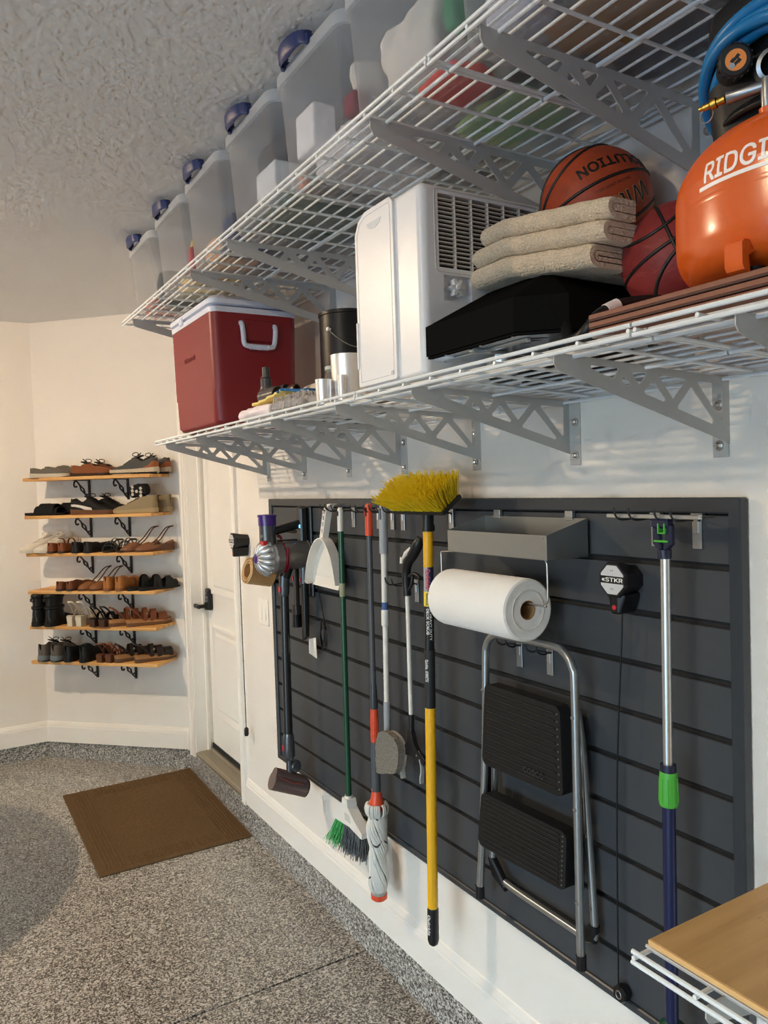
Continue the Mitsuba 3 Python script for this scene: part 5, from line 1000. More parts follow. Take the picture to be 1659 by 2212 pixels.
# light switch
k = thing('light_switch', 'white double rocker light switch on the wall below the vacuum', 'light switch')
part(k, 'plate', cbox(-0.006, -0.0003, 3.199, 3.312, 1.053, 1.171, 0.003), TRIM)
for y in (3.232, 3.279): rk = part(k, 'rocker', hull([(x, yy, z) for yy in (y - 0.016, y + 0.016) for x, z in ((-0.006, 1.079), (-0.006, 1.146), (-0.0105, 1.079), (-0.0075, 1.146))]), TRIM)
# cordless stick vacuum on its dock
yv = 2.721
k = thing('vacuum_dock', 'black wall dock of the stick vacuum, with its charger cord and spare tools', 'dock')
part(k, 'back_plate', cbox(-0.030, -0.0185, yv - 0.040, yv + 0.020, 1.24, 1.590, 0.005), BK2, 20); part(k, 'cradle', cbox(-0.050, -0.028, yv - 0.022, yv + 0.022, 1.425, 1.45, 0.004), BK2, 20)
part(k, 'cord', tube(smoothpath([(-0.024, yv - 0.045, 1.45), (-0.026, yv - 0.075, 1.30), (-0.026, yv - 0.11, 1.20), (-0.028, yv - 0.13, 1.16), (-0.028, yv - 0.14, 1.13)], 6), 0.0019, 6), BLK, True)
for i in range(5):
    part(k, 'cord_loop', tube([(-0.032 - 0.004 * i, yv - 0.118 - 0.010 * i + (0.016 + 0.003 * i) * math.sin(t), 1.125 + 0.042 * math.cos(t) - 0.006 * i) for t in np.linspace(0, 2 * PI, 24)[:-1]], 0.0017, 6, closed=True), BLK, True)
part(k, 'instruction_tag', hull([(-0.040, yv - 0.045 + dy, z) for dy, z in ((0.035, 1.078), (-0.028, 1.094), (0.035, 1.024), (-0.032, 1.014))] + [(-0.0385, yv - 0.045 + dy, z) for dy, z in ((0.035, 1.078), (-0.028, 1.094), (0.035, 1.024), (-0.032, 1.014))]), WPL, label='white paper tag')
k = thing('vacuum_tool', 'black crevice tool hanging under the vacuum dock', 'vacuum attachment')
part(k, 'collar', tube([(-0.050, yv - 0.012, 1.385), (-0.050, yv - 0.012, 1.295)], [0.0165, 0.0155], 18), mat(S(96, 98, 102), 0.3, 0.5), 40); part(k, 'red_button', cbox(-0.070, -0.063, yv - 0.016, yv - 0.006, 1.300, 1.318, 0.002), mat(S(150, 18, 34), 0.4))
part(k, 'nozzle', hull(tube([(-0.050, yv - 0.012, 1.30), (-0.048, yv - 0.012, 1.26)], 0.0145, 12).vertices, cbox(-0.060, -0.044, yv - 0.028, yv + 0.004, 1.09, 1.10, 0.002).vertices, [(-0.060, yv + 0.004, 1.075), (-0.046, yv + 0.004, 1.075)]), BK2, 30)
k = thing('vacuum_tool', 'small smoky brush tool hanging between the wand and the crevice tool', 'vacuum attachment')
part(k, 'neck', tube([(-0.046, yv + 0.075, 1.40), (-0.046, yv + 0.075, 1.20)], [0.013, 0.012], 14), mat(S(70, 62, 58), 0.3), 40); part(k, 'head', hull(tube([(-0.046, yv + 0.075, 1.20), (-0.046, yv + 0.075, 1.165)], 0.02, 12).vertices), mat(S(52, 46, 42), 0.3), 30); part(k, 'red_button', cbox(-0.062, -0.056, yv + 0.07, yv + 0.08, 1.298, 1.315, 0.002), mat(S(150, 18, 34), 0.4)); part(k, 'bristles', lathe([(0, 1.115), (0.020, 1.115), (0.018, 1.165), (0, 1.165)], (-0.046, yv + 0.075, 0), n=14), BLK)
k = thing('stick_vacuum', 'cordless stick vacuum with a purple filter and silver cyclones, docked on the slat panel', 'vacuum')
GM = mat(S(92, 94, 98), 0.28, 0.7); SLV = mat(S(200, 202, 206), 0.3, 0.75); PUR = mat(S(58, 26, 110), 0.22, coat=0.6); SMK = mat(S(92, 88, 84), 0.12, coat=0.5)
fx, fy = -0.188, yv
part(k, 'filter', lathe([(0, 1.523), (0.033, 1.523), (0.033, 1.555), (0.036, 1.556), (0.036, 1.562), (0.033, 1.564), (0, 1.564)], (fx, fy, 0), n=36), PUR, 30, label='purple filter cap')
part(k, 'motor', lathe([(0, 1.44), (0.031, 1.44), (0.0305, 1.523), (0, 1.524)], (fx, fy, 0), n=32), GM, 40, label='dark metallic motor housing')
for z in (1.485, 1.466): part(k, 'port', lathe([(0, 0), (0.0055, 0), (0.005, 0.002), (0, 0.003)], (fx - 0.028, fy - 0.0125, z), (-0.9, -0.42, 0), 14), STEEL if z > 1.48 else BLK)
cyx, cyz = -0.185, 1.402
hub = part(k, 'cyclone_hub', lathe([(0, 0), (0.030, 0.004), (0.052, 0.020), (0.058, 0.045), (0.057, 0.062), (0, 0.062)], (-0.232, yv, cyz), (1, 0, 0), 36), SLV, 40, label='silver cyclone cluster')
for i in range(15):
    a_ = i * 2 * PI / 15
    d1 = np.array([0, math.cos(a_), math.sin(a_)])
    part(hub, 'cyclone', tube([np.array([-0.236, yv, cyz]) + d1 * 0.016, np.array([-0.226, yv, cyz]) + d1 * 0.040, np.array([-0.205, yv, cyz]) + d1 * 0.057, np.array([-0.190, yv, cyz]) + d1 * 0.061], [0.0045, 0.0085, 0.0115, 0.0105], 12), SLV, True)
part(hub, 'purple_core', lathe([(0, -0.010), (0.012, -0.010), (0.020, -0.004), (0.022, 0.012), (0, 0.012)], (-0.234, yv, cyz), (1, 0, 0), 28), PUR, 40, label='purple cyclone core')
part(k, 'red_release', cbox(-0.226, -0.204, yv - 0.040, yv - 0.012, 1.452, 1.468, 0.004), mat(S(186, 30, 34), 0.35), label='red bin release')
part(k, 'bin_front', lathe([(0.056, 0), (0.060, 0.004), (0.060, 0.030), (0.056, 0.032)], (-0.172, yv, cyz), (1, 0, 0), 36), CLR, 40)
part(k, 'red_ring', cat_([lathe([(0.055, 0), (0.0605, 0.001), (0.0605, 0.005), (0.055, 0.006)], (x, yv, cyz - 0.001), (1, 0, 0), 36) for x in (-0.141, -0.131)]), mat(S(130, 20, 40), 0.3), 40, label='dark red seal rings')
part(k, 'bin', lathe([(0, 0), (0.054, 0), (0.056, 0.006), (0.055, 0.10), (0.050, 0.104), (0, 0.104)], (-0.136, yv, cyz + 0.006), (1, 0, -0.02), 40), SMK, 40, label='smoky dust bin')
part(k, 'bin_lid', lathe([(0.050, 0), (0.056, 0.002), (0.056, 0.008), (0.05, 0.010)], (-0.040, yv, cyz + 0.005), (1, 0, 0), 36), mat(S(120, 116, 108), 0.25), 40)
part(k, 'handle', hull(tube([(-0.165, yv, 1.500), (-0.060, yv, 1.522)], [0.016, 0.017], 14).vertices), BK2, 40, label='black handle'); part(k, 'trigger', tube(smoothpath([(-0.150, yv, 1.483), (-0.138, yv, 1.478), (-0.134, yv, 1.468)], 4), 0.005, 8), mat(S(110, 20, 24), 0.4), True, label='red trigger')
part(k, 'bridge', cbox(-0.155, -0.07, yv - 0.012, yv + 0.012, 1.457, 1.466, 0.003), BK2)
bt = part(k, 'battery', cbox(-0.062, -0.031, yv - 0.022, yv + 0.022, 1.452, 1.588, 0.007), mat(S(34, 35, 38), 0.35), 20, label='dark battery pack'); 
led = {**mikit.ply(cbox(-0.0665, -0.0625, yv - 0.022, yv - 0.014, 1.507, 1.521, 0.001), mat((0.1, 0.3, 0.5), 0.3)), 'emitter': {'type': 'area', 'radiance': rgb((0.5, 2.2, 4.5))}}
scene[bt + '__charge_light'] = led; labels[bt + '__charge_light'] = {'label': 'lit blue charge light'}
wx = -0.128
part(k, 'inlet', hull(tube([(-0.112, yv, 1.360), (wx, yv, 1.322)], [0.022, 0.0215], 16).vertices), BK2, 40); wc = part(k, 'wand_collar', tube([(wx, yv, 1.33), (wx - 0.001, yv, 1.288), (wx - 0.001, yv, 1.286), (wx - 0.002, yv, 1.262), (wx - 0.002, yv, 1.250)], [0.0205, 0.0205, 0.0196, 0.0196, 0.016], 20), GM, 40, label='metallic wand collar')
part(wc, 'red_button', cbox(wx - 0.024, wx - 0.017, yv - 0.008, yv + 0.006, 1.268, 1.290, 0.002), mat(S(176, 18, 36), 0.4), label='red button')
part(k, 'wand', tube([(wx - 0.002, yv, 1.255), (wx - 0.006, yv, 0.715)], 0.0166, 20), mat((0.008, 0.008, 0.009), 0.10, 0.0, 0.5, 1.0), 50, label='glossy black wand')
wb = part(k, 'lower_collar', tube([(wx - 0.0055, yv, 0.728), (wx - 0.006, yv, 0.715), (wx - 0.006, yv, 0.672), (wx - 0.006, yv, 0.640), (wx - 0.006, yv, 0.627)], [0.0175, 0.0205, 0.0225, 0.0225, 0.015], 20), GM, 40)
part(wb, 'red_button', cbox(wx - 0.031, wx - 0.0265, yv - 0.007, yv + 0.007, 0.662, 0.686, 0.002), mat(S(176, 18, 36), 0.4))
part(k, 'swivel', cat_([tube([(wx - 0.006, yv, 0.632), (wx - 0.006, yv, 0.57), (wx - 0.008, yv - 0.006, 0.535)], [0.012, 0.013, 0.0115], 14), lathe([(0, -0.014), (0.022, -0.014), (0.024, -0.008), (0.024, 0.008), (0.020, 0.014), (0.008, 0.016), (0, 0.016)], (wx + 0.016, yv, 0.597), (0.25, -1, 0), 24)]), GM, 40, label='swivel neck')
hd = part(k, 'roller_head', cat_([tube([(-0.205, yv + 0.005, 0.560), (-0.075, yv - 0.005, 0.505)], 0.034, 24), hull(tube([(-0.195, yv + 0.005, 0.585), (-0.075, yv - 0.005, 0.530)], 0.023, 16).vertices)]), mat(S(98, 80, 78), 0.2, 0.3), 40, label='smoky roller head')
part(hd, 'end_cap', lathe([(0, 0), (0.034, 0), (0.034, 0.004), (0.028, 0.008), (0, 0.008)], (-0.0755, yv - 0.005, 0.505), (0.92, -0.07, -0.385), 24), BK2, 30, label='black end cap')
part(hd, 'red_line', tube(smoothpath([(-0.185, yv - 0.026, 0.577), (-0.155, yv - 0.031, 0.558), (-0.135, yv - 0.033, 0.545), (-0.110, yv - 0.033, 0.540), (-0.085, yv - 0.032, 0.525)], 4), 0.0012, 5), mat(S(170, 70, 50), 0.4), True)
# ------------------------------------------------------------------ shoe shelves on the diagonal wall
def _pine(p, n, uv):
    u = (p.x - p.y) * 0.7071; v = (p.x + p.y) * 0.7071
    g = fbm(u * 3.2 + p.z * 17, v * 38, p.z * 45 + 3, 3); kn = sstep(0.83, 0.88, noise(u * 7 + p.z * 9, v * 9, p.z * 30))
    return mix(mix(S(216, 168, 106), S(186, 134, 78), sstep(0.35, 0.7, g)), S(84, 48, 26), kn * 0.8)
procmat('pine', _pine, 0.5, spec=0.3)
IRON = mat((0.012, 0.012, 0.013), 0.4)
SHZ = [1.766, 1.546, 1.327, 1.1085, 0.902, 0.6965]
rown = ['top', 'second', 'third', 'fourth', 'fifth', 'lowest']
def dmesh(m):
    """local (u, off, z) on the diagonal wall to world"""
    M = np.eye(4); M[:3, 0] = TW; M[:3, 1] = NW; M[:3, 2] = (0, 0, 1); M[:3, 3] = PW
    m = m.copy(); m.apply_transform(M)
    if np.linalg.det(M[:3, :3]) < 0: m.invert()
    return m
for i, z in enumerate(SHZ):
    single('shoe_shelf', dmesh(cbox(0.058, 0.884, 0.0005, 0.217, z - 0.0185, z, 0.0015)), 'pine', '%s pine shoe shelf on the diagonal wall' % rown[i], 'shelf', 'pine shoe shelves')
    for j, u in enumerate((0.593, 0.332)):
        k = thing('scroll_bracket', '%s black scroll bracket under the %s shoe shelf' % (('left', 'right')[j], rown[i]), 'bracket', 'black scroll brackets')
        zt = z - 0.0195
        P = lambda o, d: (u, o, zt + d)
        part(k, 'wall_bar', dmesh(cbox(u - 0.008, u + 0.008, 0.0005, 0.005, zt - 0.122, zt, 0.001)), IRON); part(k, 'shelf_bar', dmesh(cbox(u - 0.008, u + 0.008, 0.003, 0.145, zt - 0.004, zt, 0.001)), IRON)
        fl_ = lambda pts: dmesh(ribbon(smoothpath([P(*q) for q in pts], 4), 0.009, (1, 0, 0), 0.0042))
        part(k, 'scroll', fl_([(0.090, -0.033), (0.112, -0.014), (0.128, -0.006), (0.142, -0.012), (0.148, -0.026), (0.140, -0.040), (0.128, -0.042), (0.122, -0.034)]), IRON, 40); part(k, 'scroll', fl_([(0.050, -0.078), (0.024, -0.102), (0.012, -0.110), (0.006, -0.102), (0.010, -0.088), (0.022, -0.084), (0.028, -0.090)]), IRON, 40)
        d = [(0.092, -0.031), (0.084, -0.057), (0.048, -0.080), (0.056, -0.053)]
        part(k, 'diamond', cat_([dmesh(ribbon([P(*d[a]), P(*d[(a + 1) % 4])], 0.009, (1, 0, 0), 0.0042)) for a in range(4)]), IRON, 20)
        for dz in (-0.018, -0.10): part(k, 'screw', dmesh(lathe([(0, 0), (0.003, 0), (0.002, 0.0015), (0, 0.002)], (u, 0.005, zt + dz), (0, 1, 0), 10)), mat((0.25, 0.25, 0.26), 0.3, 1.0))

# ------------------------------------------------------------------ shoes
SS = [0, .015, .05, .12, .22, .32, .42, .50, .58, .66, .74, .82, .89, .94, .975, 1.0]
WS = [.26, .46, .60, .68, .68, .68, .72, .80, .90, .98, 1.0, .95, .82, .64, .42, .12]
def wid(s): return np.interp(s, SS, WS)
def sole(L, W, prof, scale=1.05, tup=None):
    """prof: [(s, z bottom, z top)] along the foot"""
    R = []
    s_ = np.array(SS); zb = np.interp(s_, [p[0] for p in prof], [p[1] for p in prof]); zt = np.interp(s_, [p[0] for p in prof], [p[2] for p in prof])
    for s, b, t in zip(s_, zb, zt):
        w = wid(s) * W / 2 * scale; x = (s - 0.5) * L * 1.03 + L / 2
        c = min(0.003, (t - b) * 0.3)
        R.append([(x, -w + c, b), (x, w - c, b), (x, w, b + c), (x, w, t), (x, -w, t), (x, -w, b + c)])
    return loft(R)
def upper(L, W, z0, hts, o1, ins, o0=-1, tongue=0.0):
    """hts: [(s, height)]; open on top for o0 < s < o1; ins: height of the insole"""
    n1, n2 = 7, 11
    R = []
    s_ = np.unique(np.concatenate([SS, np.linspace(0, 1, 25)]))
    for s in s_:
        w = wid(s) * W / 2; h = np.interp(s, [p[0] for p in hts], [p[1] for p in hts]); x = s * L
        a = np.linspace(0, PI, 2 * n1 + n2); c, d = np.cos(a), np.sin(a)
        sc = np.stack([-w * np.sign(c) * np.abs(c) ** 0.75, z0 + (h - z0) * d ** 0.62], 1)
        t = np.linspace(0, 1, n1); lo = np.stack([-w * (1.0 - 0.20 * t ** 2), z0 + (h - z0) * t], 1); ro = lo[::-1] * [-1, 1]
        iy = np.array([.78, .72, .66, .60, .35, 0, -.35, -.60, -.66, -.72, -.78]) * -w
        iz = np.array([h, h - 0.003, (h + ins) / 2, ins + 0.004, ins, ins, ins, ins + 0.004, (h + ins) / 2, h - 0.003, h])
        so = np.vstack([lo, np.stack([iy, iz], 1), ro])
        k = float(np.clip((s - o1 + 0.03) / 0.06, 0, 1)) if s > o0 else 1.0
        if s < 0.03: k = max(k, 0.0)
        q = so * (1 - k) + sc * k
        R.append(np.column_stack([np.full(len(q), x), q]))
    R = np.array(R)
    return loft(R)
def arch(L, W, s, h, width, lean=0.0, z0=0.02, ws=0.98, th=0.003, s2=None, n=13):
    """strap across the foot at s (left side) to s2 (right side), h high"""
    s2 = s if s2 is None else s2
    t = np.linspace(0, 1, n); a = t * PI
    wl = np.interp(t, [0, 1], [wid(s), wid(s2)]) * W / 2 * ws
    x = (s + (s2 - s) * t) * L + lean * np.sin(a)
    return ribbon(np.column_stack([x, -np.cos(a) * wl, z0 + (h - z0) * np.sin(a) ** 0.7]), width, (1, 0, 0.0001), th)
def laces(L, W, s0, s1, z0, z1, m, n=4, bow=True, r=0.0021):
    out = []
    for i in range(n):
        s = s0 + (s1 - s0) * i / (n - 1); z = z0 + (z1 - z0) * i / (n - 1); w = W * 0.20
        out += [tube([(s * L, -w, z - 0.004), (s * L + 0.006, 0, z + 0.003), (s * L + 0.012, w, z - 0.004)], r, 6), tube([(s * L + 0.010, -w, z - 0.004), (s * L + 0.006, 0, z + 0.0035), (s * L, w, z - 0.004)], r, 6)]
    if bow:
        for sg_ in (-1, 1):
            out.append(tube(smoothpath([(s0 * L, 0, z0 + 0.003), (s0 * L - 0.012, sg_ * 0.015, z0 + 0.022), (s0 * L + 0.005, sg_ * 0.034, z0 + 0.020), (s0 * L + 0.016, sg_ * 0.020, z0 + 0.006), (s0 * L, 0, z0 + 0.003)], 5), r * 0.9, 6))
    return cat_(out)
LEA = lambda c, r=0.5: mat([x * 0.8 for x in S(*c)], r, 0.0, 0.3)
def sneaker(L, W, up, so, lace, hts, lining=(26, 26, 28), st=0.028, o1=0.44, heel=None, stripe=None, tongue=True, bow=True, toe=None, tread=None):
    P = [('upper', upper(L, W, st * 0.7, hts, o1, st + 0.006), LEA(up, 0.7), None), ('sole', sole(L, W, [(0, 0.002, st + 0.004), (0.1, 0, st), (0.5, 0, st * 0.85), (0.85, 0.0, st * 0.8), (1, 0.006, st * 0.85)]), LEA(so, 0.6), 'pale sole'),
         ('lining', at(trimesh.creation.cylinder(radius=1, height=0.002, sections=20), 0, 0, 0), None, None)]
    ln = trimesh.creation.icosphere(subdivisions=2); ln.apply_scale((L * o1 * 0.45, W * 0.235, 0.012)); ln.apply_translation((L * o1 * 0.53, 0, np.interp(0.2, [h[0] for h in hts], [h[1] for h in hts]) - 0.014))
    P[2] = ('lining', ln, LEA(lining, 0.9), 'dark lining')
    hc = np.interp(o1, [h[0] for h in hts], [h[1] for h in hts])
    if tongue: P.append(('tongue', ribbon(smoothpath([((o1 + .10) * L, 0, hc * 0.93), (o1 * L, 0, hc + 0.002), ((o1 - .06) * L, 0, hc + 0.008), ((o1 - .09) * L, 0, hc + 0.010)], 3), W * 0.40, (0, 1, 0), 0.006), LEA(up if lining == (26, 26, 28) else lining, 0.8), None))
    if lace: P.append(('laces', laces(L, W, o1 + 0.01, o1 + 0.24, np.interp(o1 + 0.01, [h[0] for h in hts], [h[1] for h in hts]) + 0.001, np.interp(o1 + .24, [h[0] for h in hts], [h[1] for h in hts]) + 0.001, None, 5, bow), LEA(lace, 0.8), 'laces'))
    if heel:
        R = []
        for s in (0.0, .015, .05, .12, .20, .24):
            w = wid(s) * W / 2 + 0.0012; h = np.interp(s, [h[0] for h in hts], [h[1] for h in hts]) * (0.80 if s > .02 else 0.80) * (1 - s * 1.2)
            t = np.linspace(0, 1, 6); lo = np.stack([-w * (1.0 - 0.20 * (t * .8) ** 2), st * .9 + (h - st * .9) * t], 1)
            q = np.vstack([lo, [[0, h - 0.004 - (0.03 if s > 0.03 else 0)]], lo[::-1] * [-1, 1]]); R.append(np.column_stack([np.full(len(q), s * L - 0.0012), q]))
        P.append(('heel_counter', loft(R), LEA(heel, 0.6), 'brown heel counter'))
    if stripe:
        for sg_ in (-1, 1):
            q = []
            for s in np.linspace(0.03, 0.55, 14):
                h = 0.052 - 0.030 * (max(0, s - .12) / .43) ** 1.2; w = wid(s) * W / 2
                t = (h - st * .7) / (np.interp(s, [a[0] for a in hts], [a[1] for a in hts]) - st * .7)
                q.append((s * L, sg_ * (w * (1 - 0.20 * min(t, 1) ** 2) + 0.0012), h))
            P.append(('side_stripe', ribbon(np.array(q), np.linspace(0.012, 0.030, 14), (0, 0.15 * sg_, 1), 0.0012), LEA(stripe, 0.5), 'white side stripe'))
    if tread: P.append(('tread', sole(L, W, [(0, 0.001, 0.010), (0.12, -0.0005, 0.009), (1, 0.004, 0.010)], 1.07), LEA(tread, 0.8), 'dark tread'))
    return P
def flat(L, W, c, so=(60, 44, 34), hh=0.050, heelh=0.012, o1=0.66, strap=None, woven=False):
    P = [('upper', upper(L, W, heelh * 0.6, [(0, hh), (.12, hh - .004), (.35, hh - .016), (.6, hh - .014), (.72, hh - .012), (.9, .030), (1, .018)], o1, heelh + 0.004), LEA(c, 0.5), None),
         ('sole', sole(L, W, [(0, 0, heelh), (0.26, 0, heelh), (0.30, 0.003, heelh * .9), (1, 0.001, 0.007)], 1.02), LEA(so, 0.6), None),
         ('insole', sole(L * 0.94, W * 0.84, [(0, heelh + 0.003, heelh + 0.006), (1, heelh + .001, heelh + 0.005)], 0.95), LEA((92, 70, 52), 0.8), 'worn insole')]
    P[2][1].apply_translation((L * 0.03, 0, 0))
    if strap: P.append(('strap', arch(L, W, 0.42, strap, 0.010, z0=hh - .014), LEA(c, 0.5), None))
    if woven: P += [('weave_band', cat_([arch(L, W, s, np.interp(s, [.68, .95], [hh - .008, .030]), 0.010, z0=0.012, ws=1.02, th=0.004) for s in (.70, .77, .84, .90)]), LEA(tuple(int(x * .75) for x in c), 0.5), 'woven bands')]
    return P
def slingback(L, W, c, hh=0.046, sl=0.105, heelh=0.030):
    P = [('upper', upper(L, W, 0.010, [(0, heelh + .012), (.3, .030), (.5, .040), (.62, hh), (.74, hh - .006), (.9, .032), (1, .016)], 0.64, 0.024), LEA(c, 0.5), None),
         ('sole', sole(L, W, [(0, 0, heelh), (0.3, 0, heelh * .8), (0.6, 0, 0.012), (1, 0.001, 0.008)], 1.02), LEA(tuple(int(x * 0.72) for x in c), 0.6), 'wedge sole')]
    for sg_ in (-1, 1): P.append(('heel_strap', tube(smoothpath([(0.55 * L, sg_ * W * .40, 0.036), (0.36 * L, sg_ * W * .34, 0.070), (0.16 * L, sg_ * W * .24, sl), (0.02 * L, sg_ * W * .10, sl + 0.010), (-0.01 * L, 0, sl + 0.011)], 4), 0.0032, 7), LEA(tuple(int(x * .6) for x in c), 0.5), 'thin heel strap'))
    return P
def sandal(L, W, c, so, heelh=0.022, mid=None, straps=((.70, .050, .022, None), (.84, .038, .018, None), (.40, .075, .014, .46)), block=None, ankle=None, foot=(120, 92, 66), buckle=True, mule=False):
    P = []
    if block:
        P.append(('heel_block', loft([[(x0, -w, z), (x1, -w, z), (x1, w, z), (x0, w, z)] for z, x0, x1, w in ((0, 0.004, 0.046, W * .25), (heelh * .6, 0.001, 0.044, W * .27), (heelh, 0.0, 0.05, W * .31))]), LEA(block, 0.45), 'block heel'))
        P.append(('sole', sole(L, W, [(0, heelh - .001, heelh + .007), (.22, heelh - .004, heelh + .003), (.58, 0.002, 0.010), (1, 0.001, 0.008)], 1.0), LEA(so, 0.6), None))
    else:
        P.append(('sole', sole(L, W, [(0, 0, heelh), (.5, 0, heelh * .8), (1, 0.003, heelh * .62)], 1.0), LEA(so, 0.7), None))
        if mid: P.append(('footbed', sole(L, W, [(0, heelh * .55, heelh + .003), (.5, heelh * .45, heelh * .8 + .003), (1, heelh * .42, heelh * .62 + .002)], 1.03), LEA(mid, 0.8), 'tan footbed'))
    zs = lambda s: np.interp(s, [0, .22, .58, 1], [heelh + .007, heelh + .002, .010, .008]) if block else np.interp(s, [0, .5, 1], [heelh, heelh * .8, heelh * .62])
    for s, h, wd, s2 in straps: P.append(('strap', arch(L, W, s, zs(s) + h, wd, z0=zs(s) - 0.002, ws=1.0, s2=s2), LEA(c, 0.5), None))
    if ankle:
        for sg_ in (-1, 1): P.append(('heel_strap', ribbon(smoothpath([(0.34 * L, sg_ * W * .33, zs(.3)), (0.22 * L, sg_ * W * .33, zs(.2) + ankle * .55), (0.06 * L, sg_ * W * .24, zs(0) + ankle), (-0.005 * L, 0, zs(0) + ankle + .002)], 4), 0.009, (0.3, 0, 1), 0.003), LEA(c, 0.5), None))
    if buckle: P.append(('buckle', at(trimesh.creation.annulus(r_min=0.004, r_max=0.006, height=0.002, sections=16), 0.42 * L, -W * .36, zs(.42) + .04, rx=PI / 2), mat(S(190, 180, 160), 0.3, 0.9), 'small buckle'))
    return P
def boot(L, W, c, H=0.185):
    st = 0.024; n = 28; R = []
    prof = [(st * .8, 0.0, 0.62, 0.98), (0.04, -0.002, .60, 1.0), (0.07, -0.002, .50, .98), (0.10, 0.002, .46, .90), (0.13, 0.004, .46, .92), (0.155, 0.002, .48, .98), (H, 0.0, .49, 1.0)]
    for z, x0, fr_, ww in prof:
        a = np.linspace(0, 2 * PI, n, endpoint=False); x1 = fr_ * L; cx, hx = (x0 + x1) / 2, (x1 - x0) / 2
        R.append(np.column_stack([cx + hx * np.cos(a), W * 0.40 * ww * np.sin(a), np.full(n, z)]))
    x1 = R[-1]; R.append((x1 - x1.mean(0)) * 0.86 + x1.mean(0)); R.append((x1 - x1.mean(0)) * 0.82 + x1.mean(0) - [0, 0, 0.05])
    P = [('shaft', loft(R), LEA(c, 0.4), None), ('upper', upper(L, W, st * .7, [(0, .06), (.3, .075), (.5, .068), (.65, .055), (.85, .042), (1, .022)], -1, st), LEA(c, 0.4), None), ('sole', sole(L, W, [(0, 0, st), (.3, 0, st), (.34, .008, st), (1, 0.002, 0.016)], 1.05), LEA((10, 10, 10), 0.6), None),
         ('collar_band', loft([[(0.245 * L + (0.25 * L + r) * math.cos(t), (W * .40 + r) * math.sin(t), z) for t in np.linspace(0, 2 * PI, 28, endpoint=False)] for r, z in ((0.001, H - .022), (0.005, H - .014), (0.005, H - .006), (0.0, H + .002))]), LEA((16, 16, 16), 0.5), 'padded collar'),
         ('pull_tab', ribbon([(-0.004, 0, H - .04), (-0.014, 0, H - .035), (-0.012, 0, H - .022), (-0.002, 0, H - .02)], 0.014, (0, 1, 0), 0.003), LEA(c, 0.5), 'heel tab'), ('ankle_strap', loft([[(0.24 * L + (0.245 * L + r) * math.cos(t), (W * .375 + r) * math.sin(t), z) for t in np.linspace(0, 2 * PI, 28, endpoint=False)] for r, z in ((0.0, .098), (0.005, .102), (0.005, .114), (0.0, .118))]), LEA((18, 17, 17), 0.45), 'ankle strap')]
    return P
def slide(L, W, c, pads=(220, 220, 216)):
    P = [('sole', sole(L, W, [(0, 0, 0.016), (.5, 0, 0.016), (1, 0.004, 0.014)], 1.0), LEA(c, 0.7), None)]
    for s, s2, h, wd in ((.36, .42, .052, .040), (.54, .50, .066, .060), (.72, .70, .064, .060), (.85, .86, .046, .030)): P.append(('strap', arch(L, W, s, h, wd, z0=0.012, ws=1.02, s2=s2, th=0.006), LEA(c, 0.8), None))
    return P
def place_shoe(name, P, row, u, off, rot, lb, group=None, dz=0.0, tilt=0.0, cat='shoe', rx=0.0):
    """rot: direction of the toe, 0 = +u (left in the photo), 90 = out into the room; u, off: where the middle of the shoe stands"""
    k = thing(name, lb, cat, group)
    L = P[0][1].bounds[1][0] if len(P) else 0.25
    L = max(m.bounds[1][0] for _, m, _, _ in P)
    z0 = min(m.bounds[0][2] for _, m, _, _ in P)
    for nm, m, mm, l in P:
        m = at(m, -L / 2, 0, -z0); m = at(m, 0, 0, 0, rx=rx, ry=-tilt)
        m = at(m, u, off, SHZ[row] + 0.0006 + dz, rz=math.radians(rot))
        part(k, nm, dmesh(m), mm, 40, label=l)
    return k
def U(x): return 0.908 - (x - 46) * 0.00290                       # along the shelf, from its left end
MEN = [(0, .072), (.12, .066), (.28, .056), (.42, .074), (.55, .066), (.7, .052), (.88, .042), (1, .026)]
LOW = [(0, .060), (.12, .054), (.28, .044), (.44, .060), (.55, .058), (.7, .048), (.88, .038), (1, .026)]
LEFT, RIGHT, OUT, IN = 0, 180, 90, -90
# top shelf
place_shoe('slip_on_shoe', sneaker(0.255, 0.088, (104, 98, 88), (206, 196, 178), None, LOW, st=0.026, o1=0.42, tongue=False), 0, 0.735, 0.160, RIGHT, 'nearer worn grey slip-on shoe with a cream sole, left end of the top shoe shelf', dz=0)
place_shoe('slip_on_shoe', sneaker(0.255, 0.088, (104, 98, 88), (206, 196, 178), None, [(0, .070), (.12, .064), (.28, .054), (.42, .074), (.55, .07), (.7, .054), (.88, .040), (1, .028)], st=0.026, o1=0.40, tongue=False), 0, 0.710, 0.062, RIGHT, 'farther worn grey slip-on shoe, behind its mate at the left of the top shoe shelf')
DERB = dict(lining=(20, 14, 10), st=0.018, o1=0.36, bow=True)
DH = [(0, .066), (.12, .060), (.26, .056), (.38, .076), (.5, .072), (.62, .058), (.78, .048), (.9, .042), (1, .028)]
place_shoe('derby_shoe', sneaker(0.255, 0.090, (132, 76, 42), (58, 38, 26), (34, 20, 14), DH, **DERB), 0, 0.460, 0.158, RIGHT, 'nearer brown leather lace-up shoe in the middle of the top shoe shelf')
place_shoe('derby_shoe', sneaker(0.255, 0.090, (98, 56, 34), (46, 32, 24), (26, 16, 12), DH, **DERB), 0, 0.440, 0.060, RIGHT, 'farther brown leather lace-up shoe, behind its mate on the top shoe shelf')
SPH = [(0, .088), (.06, .094), (.14, .078), (.28, .070), (.42, .098), (.52, .082), (.66, .056), (.85, .042), (1, .028)]
SP = dict(st=0.034, o1=0.40, heel=(150, 84, 46), tread=(20, 20, 22))
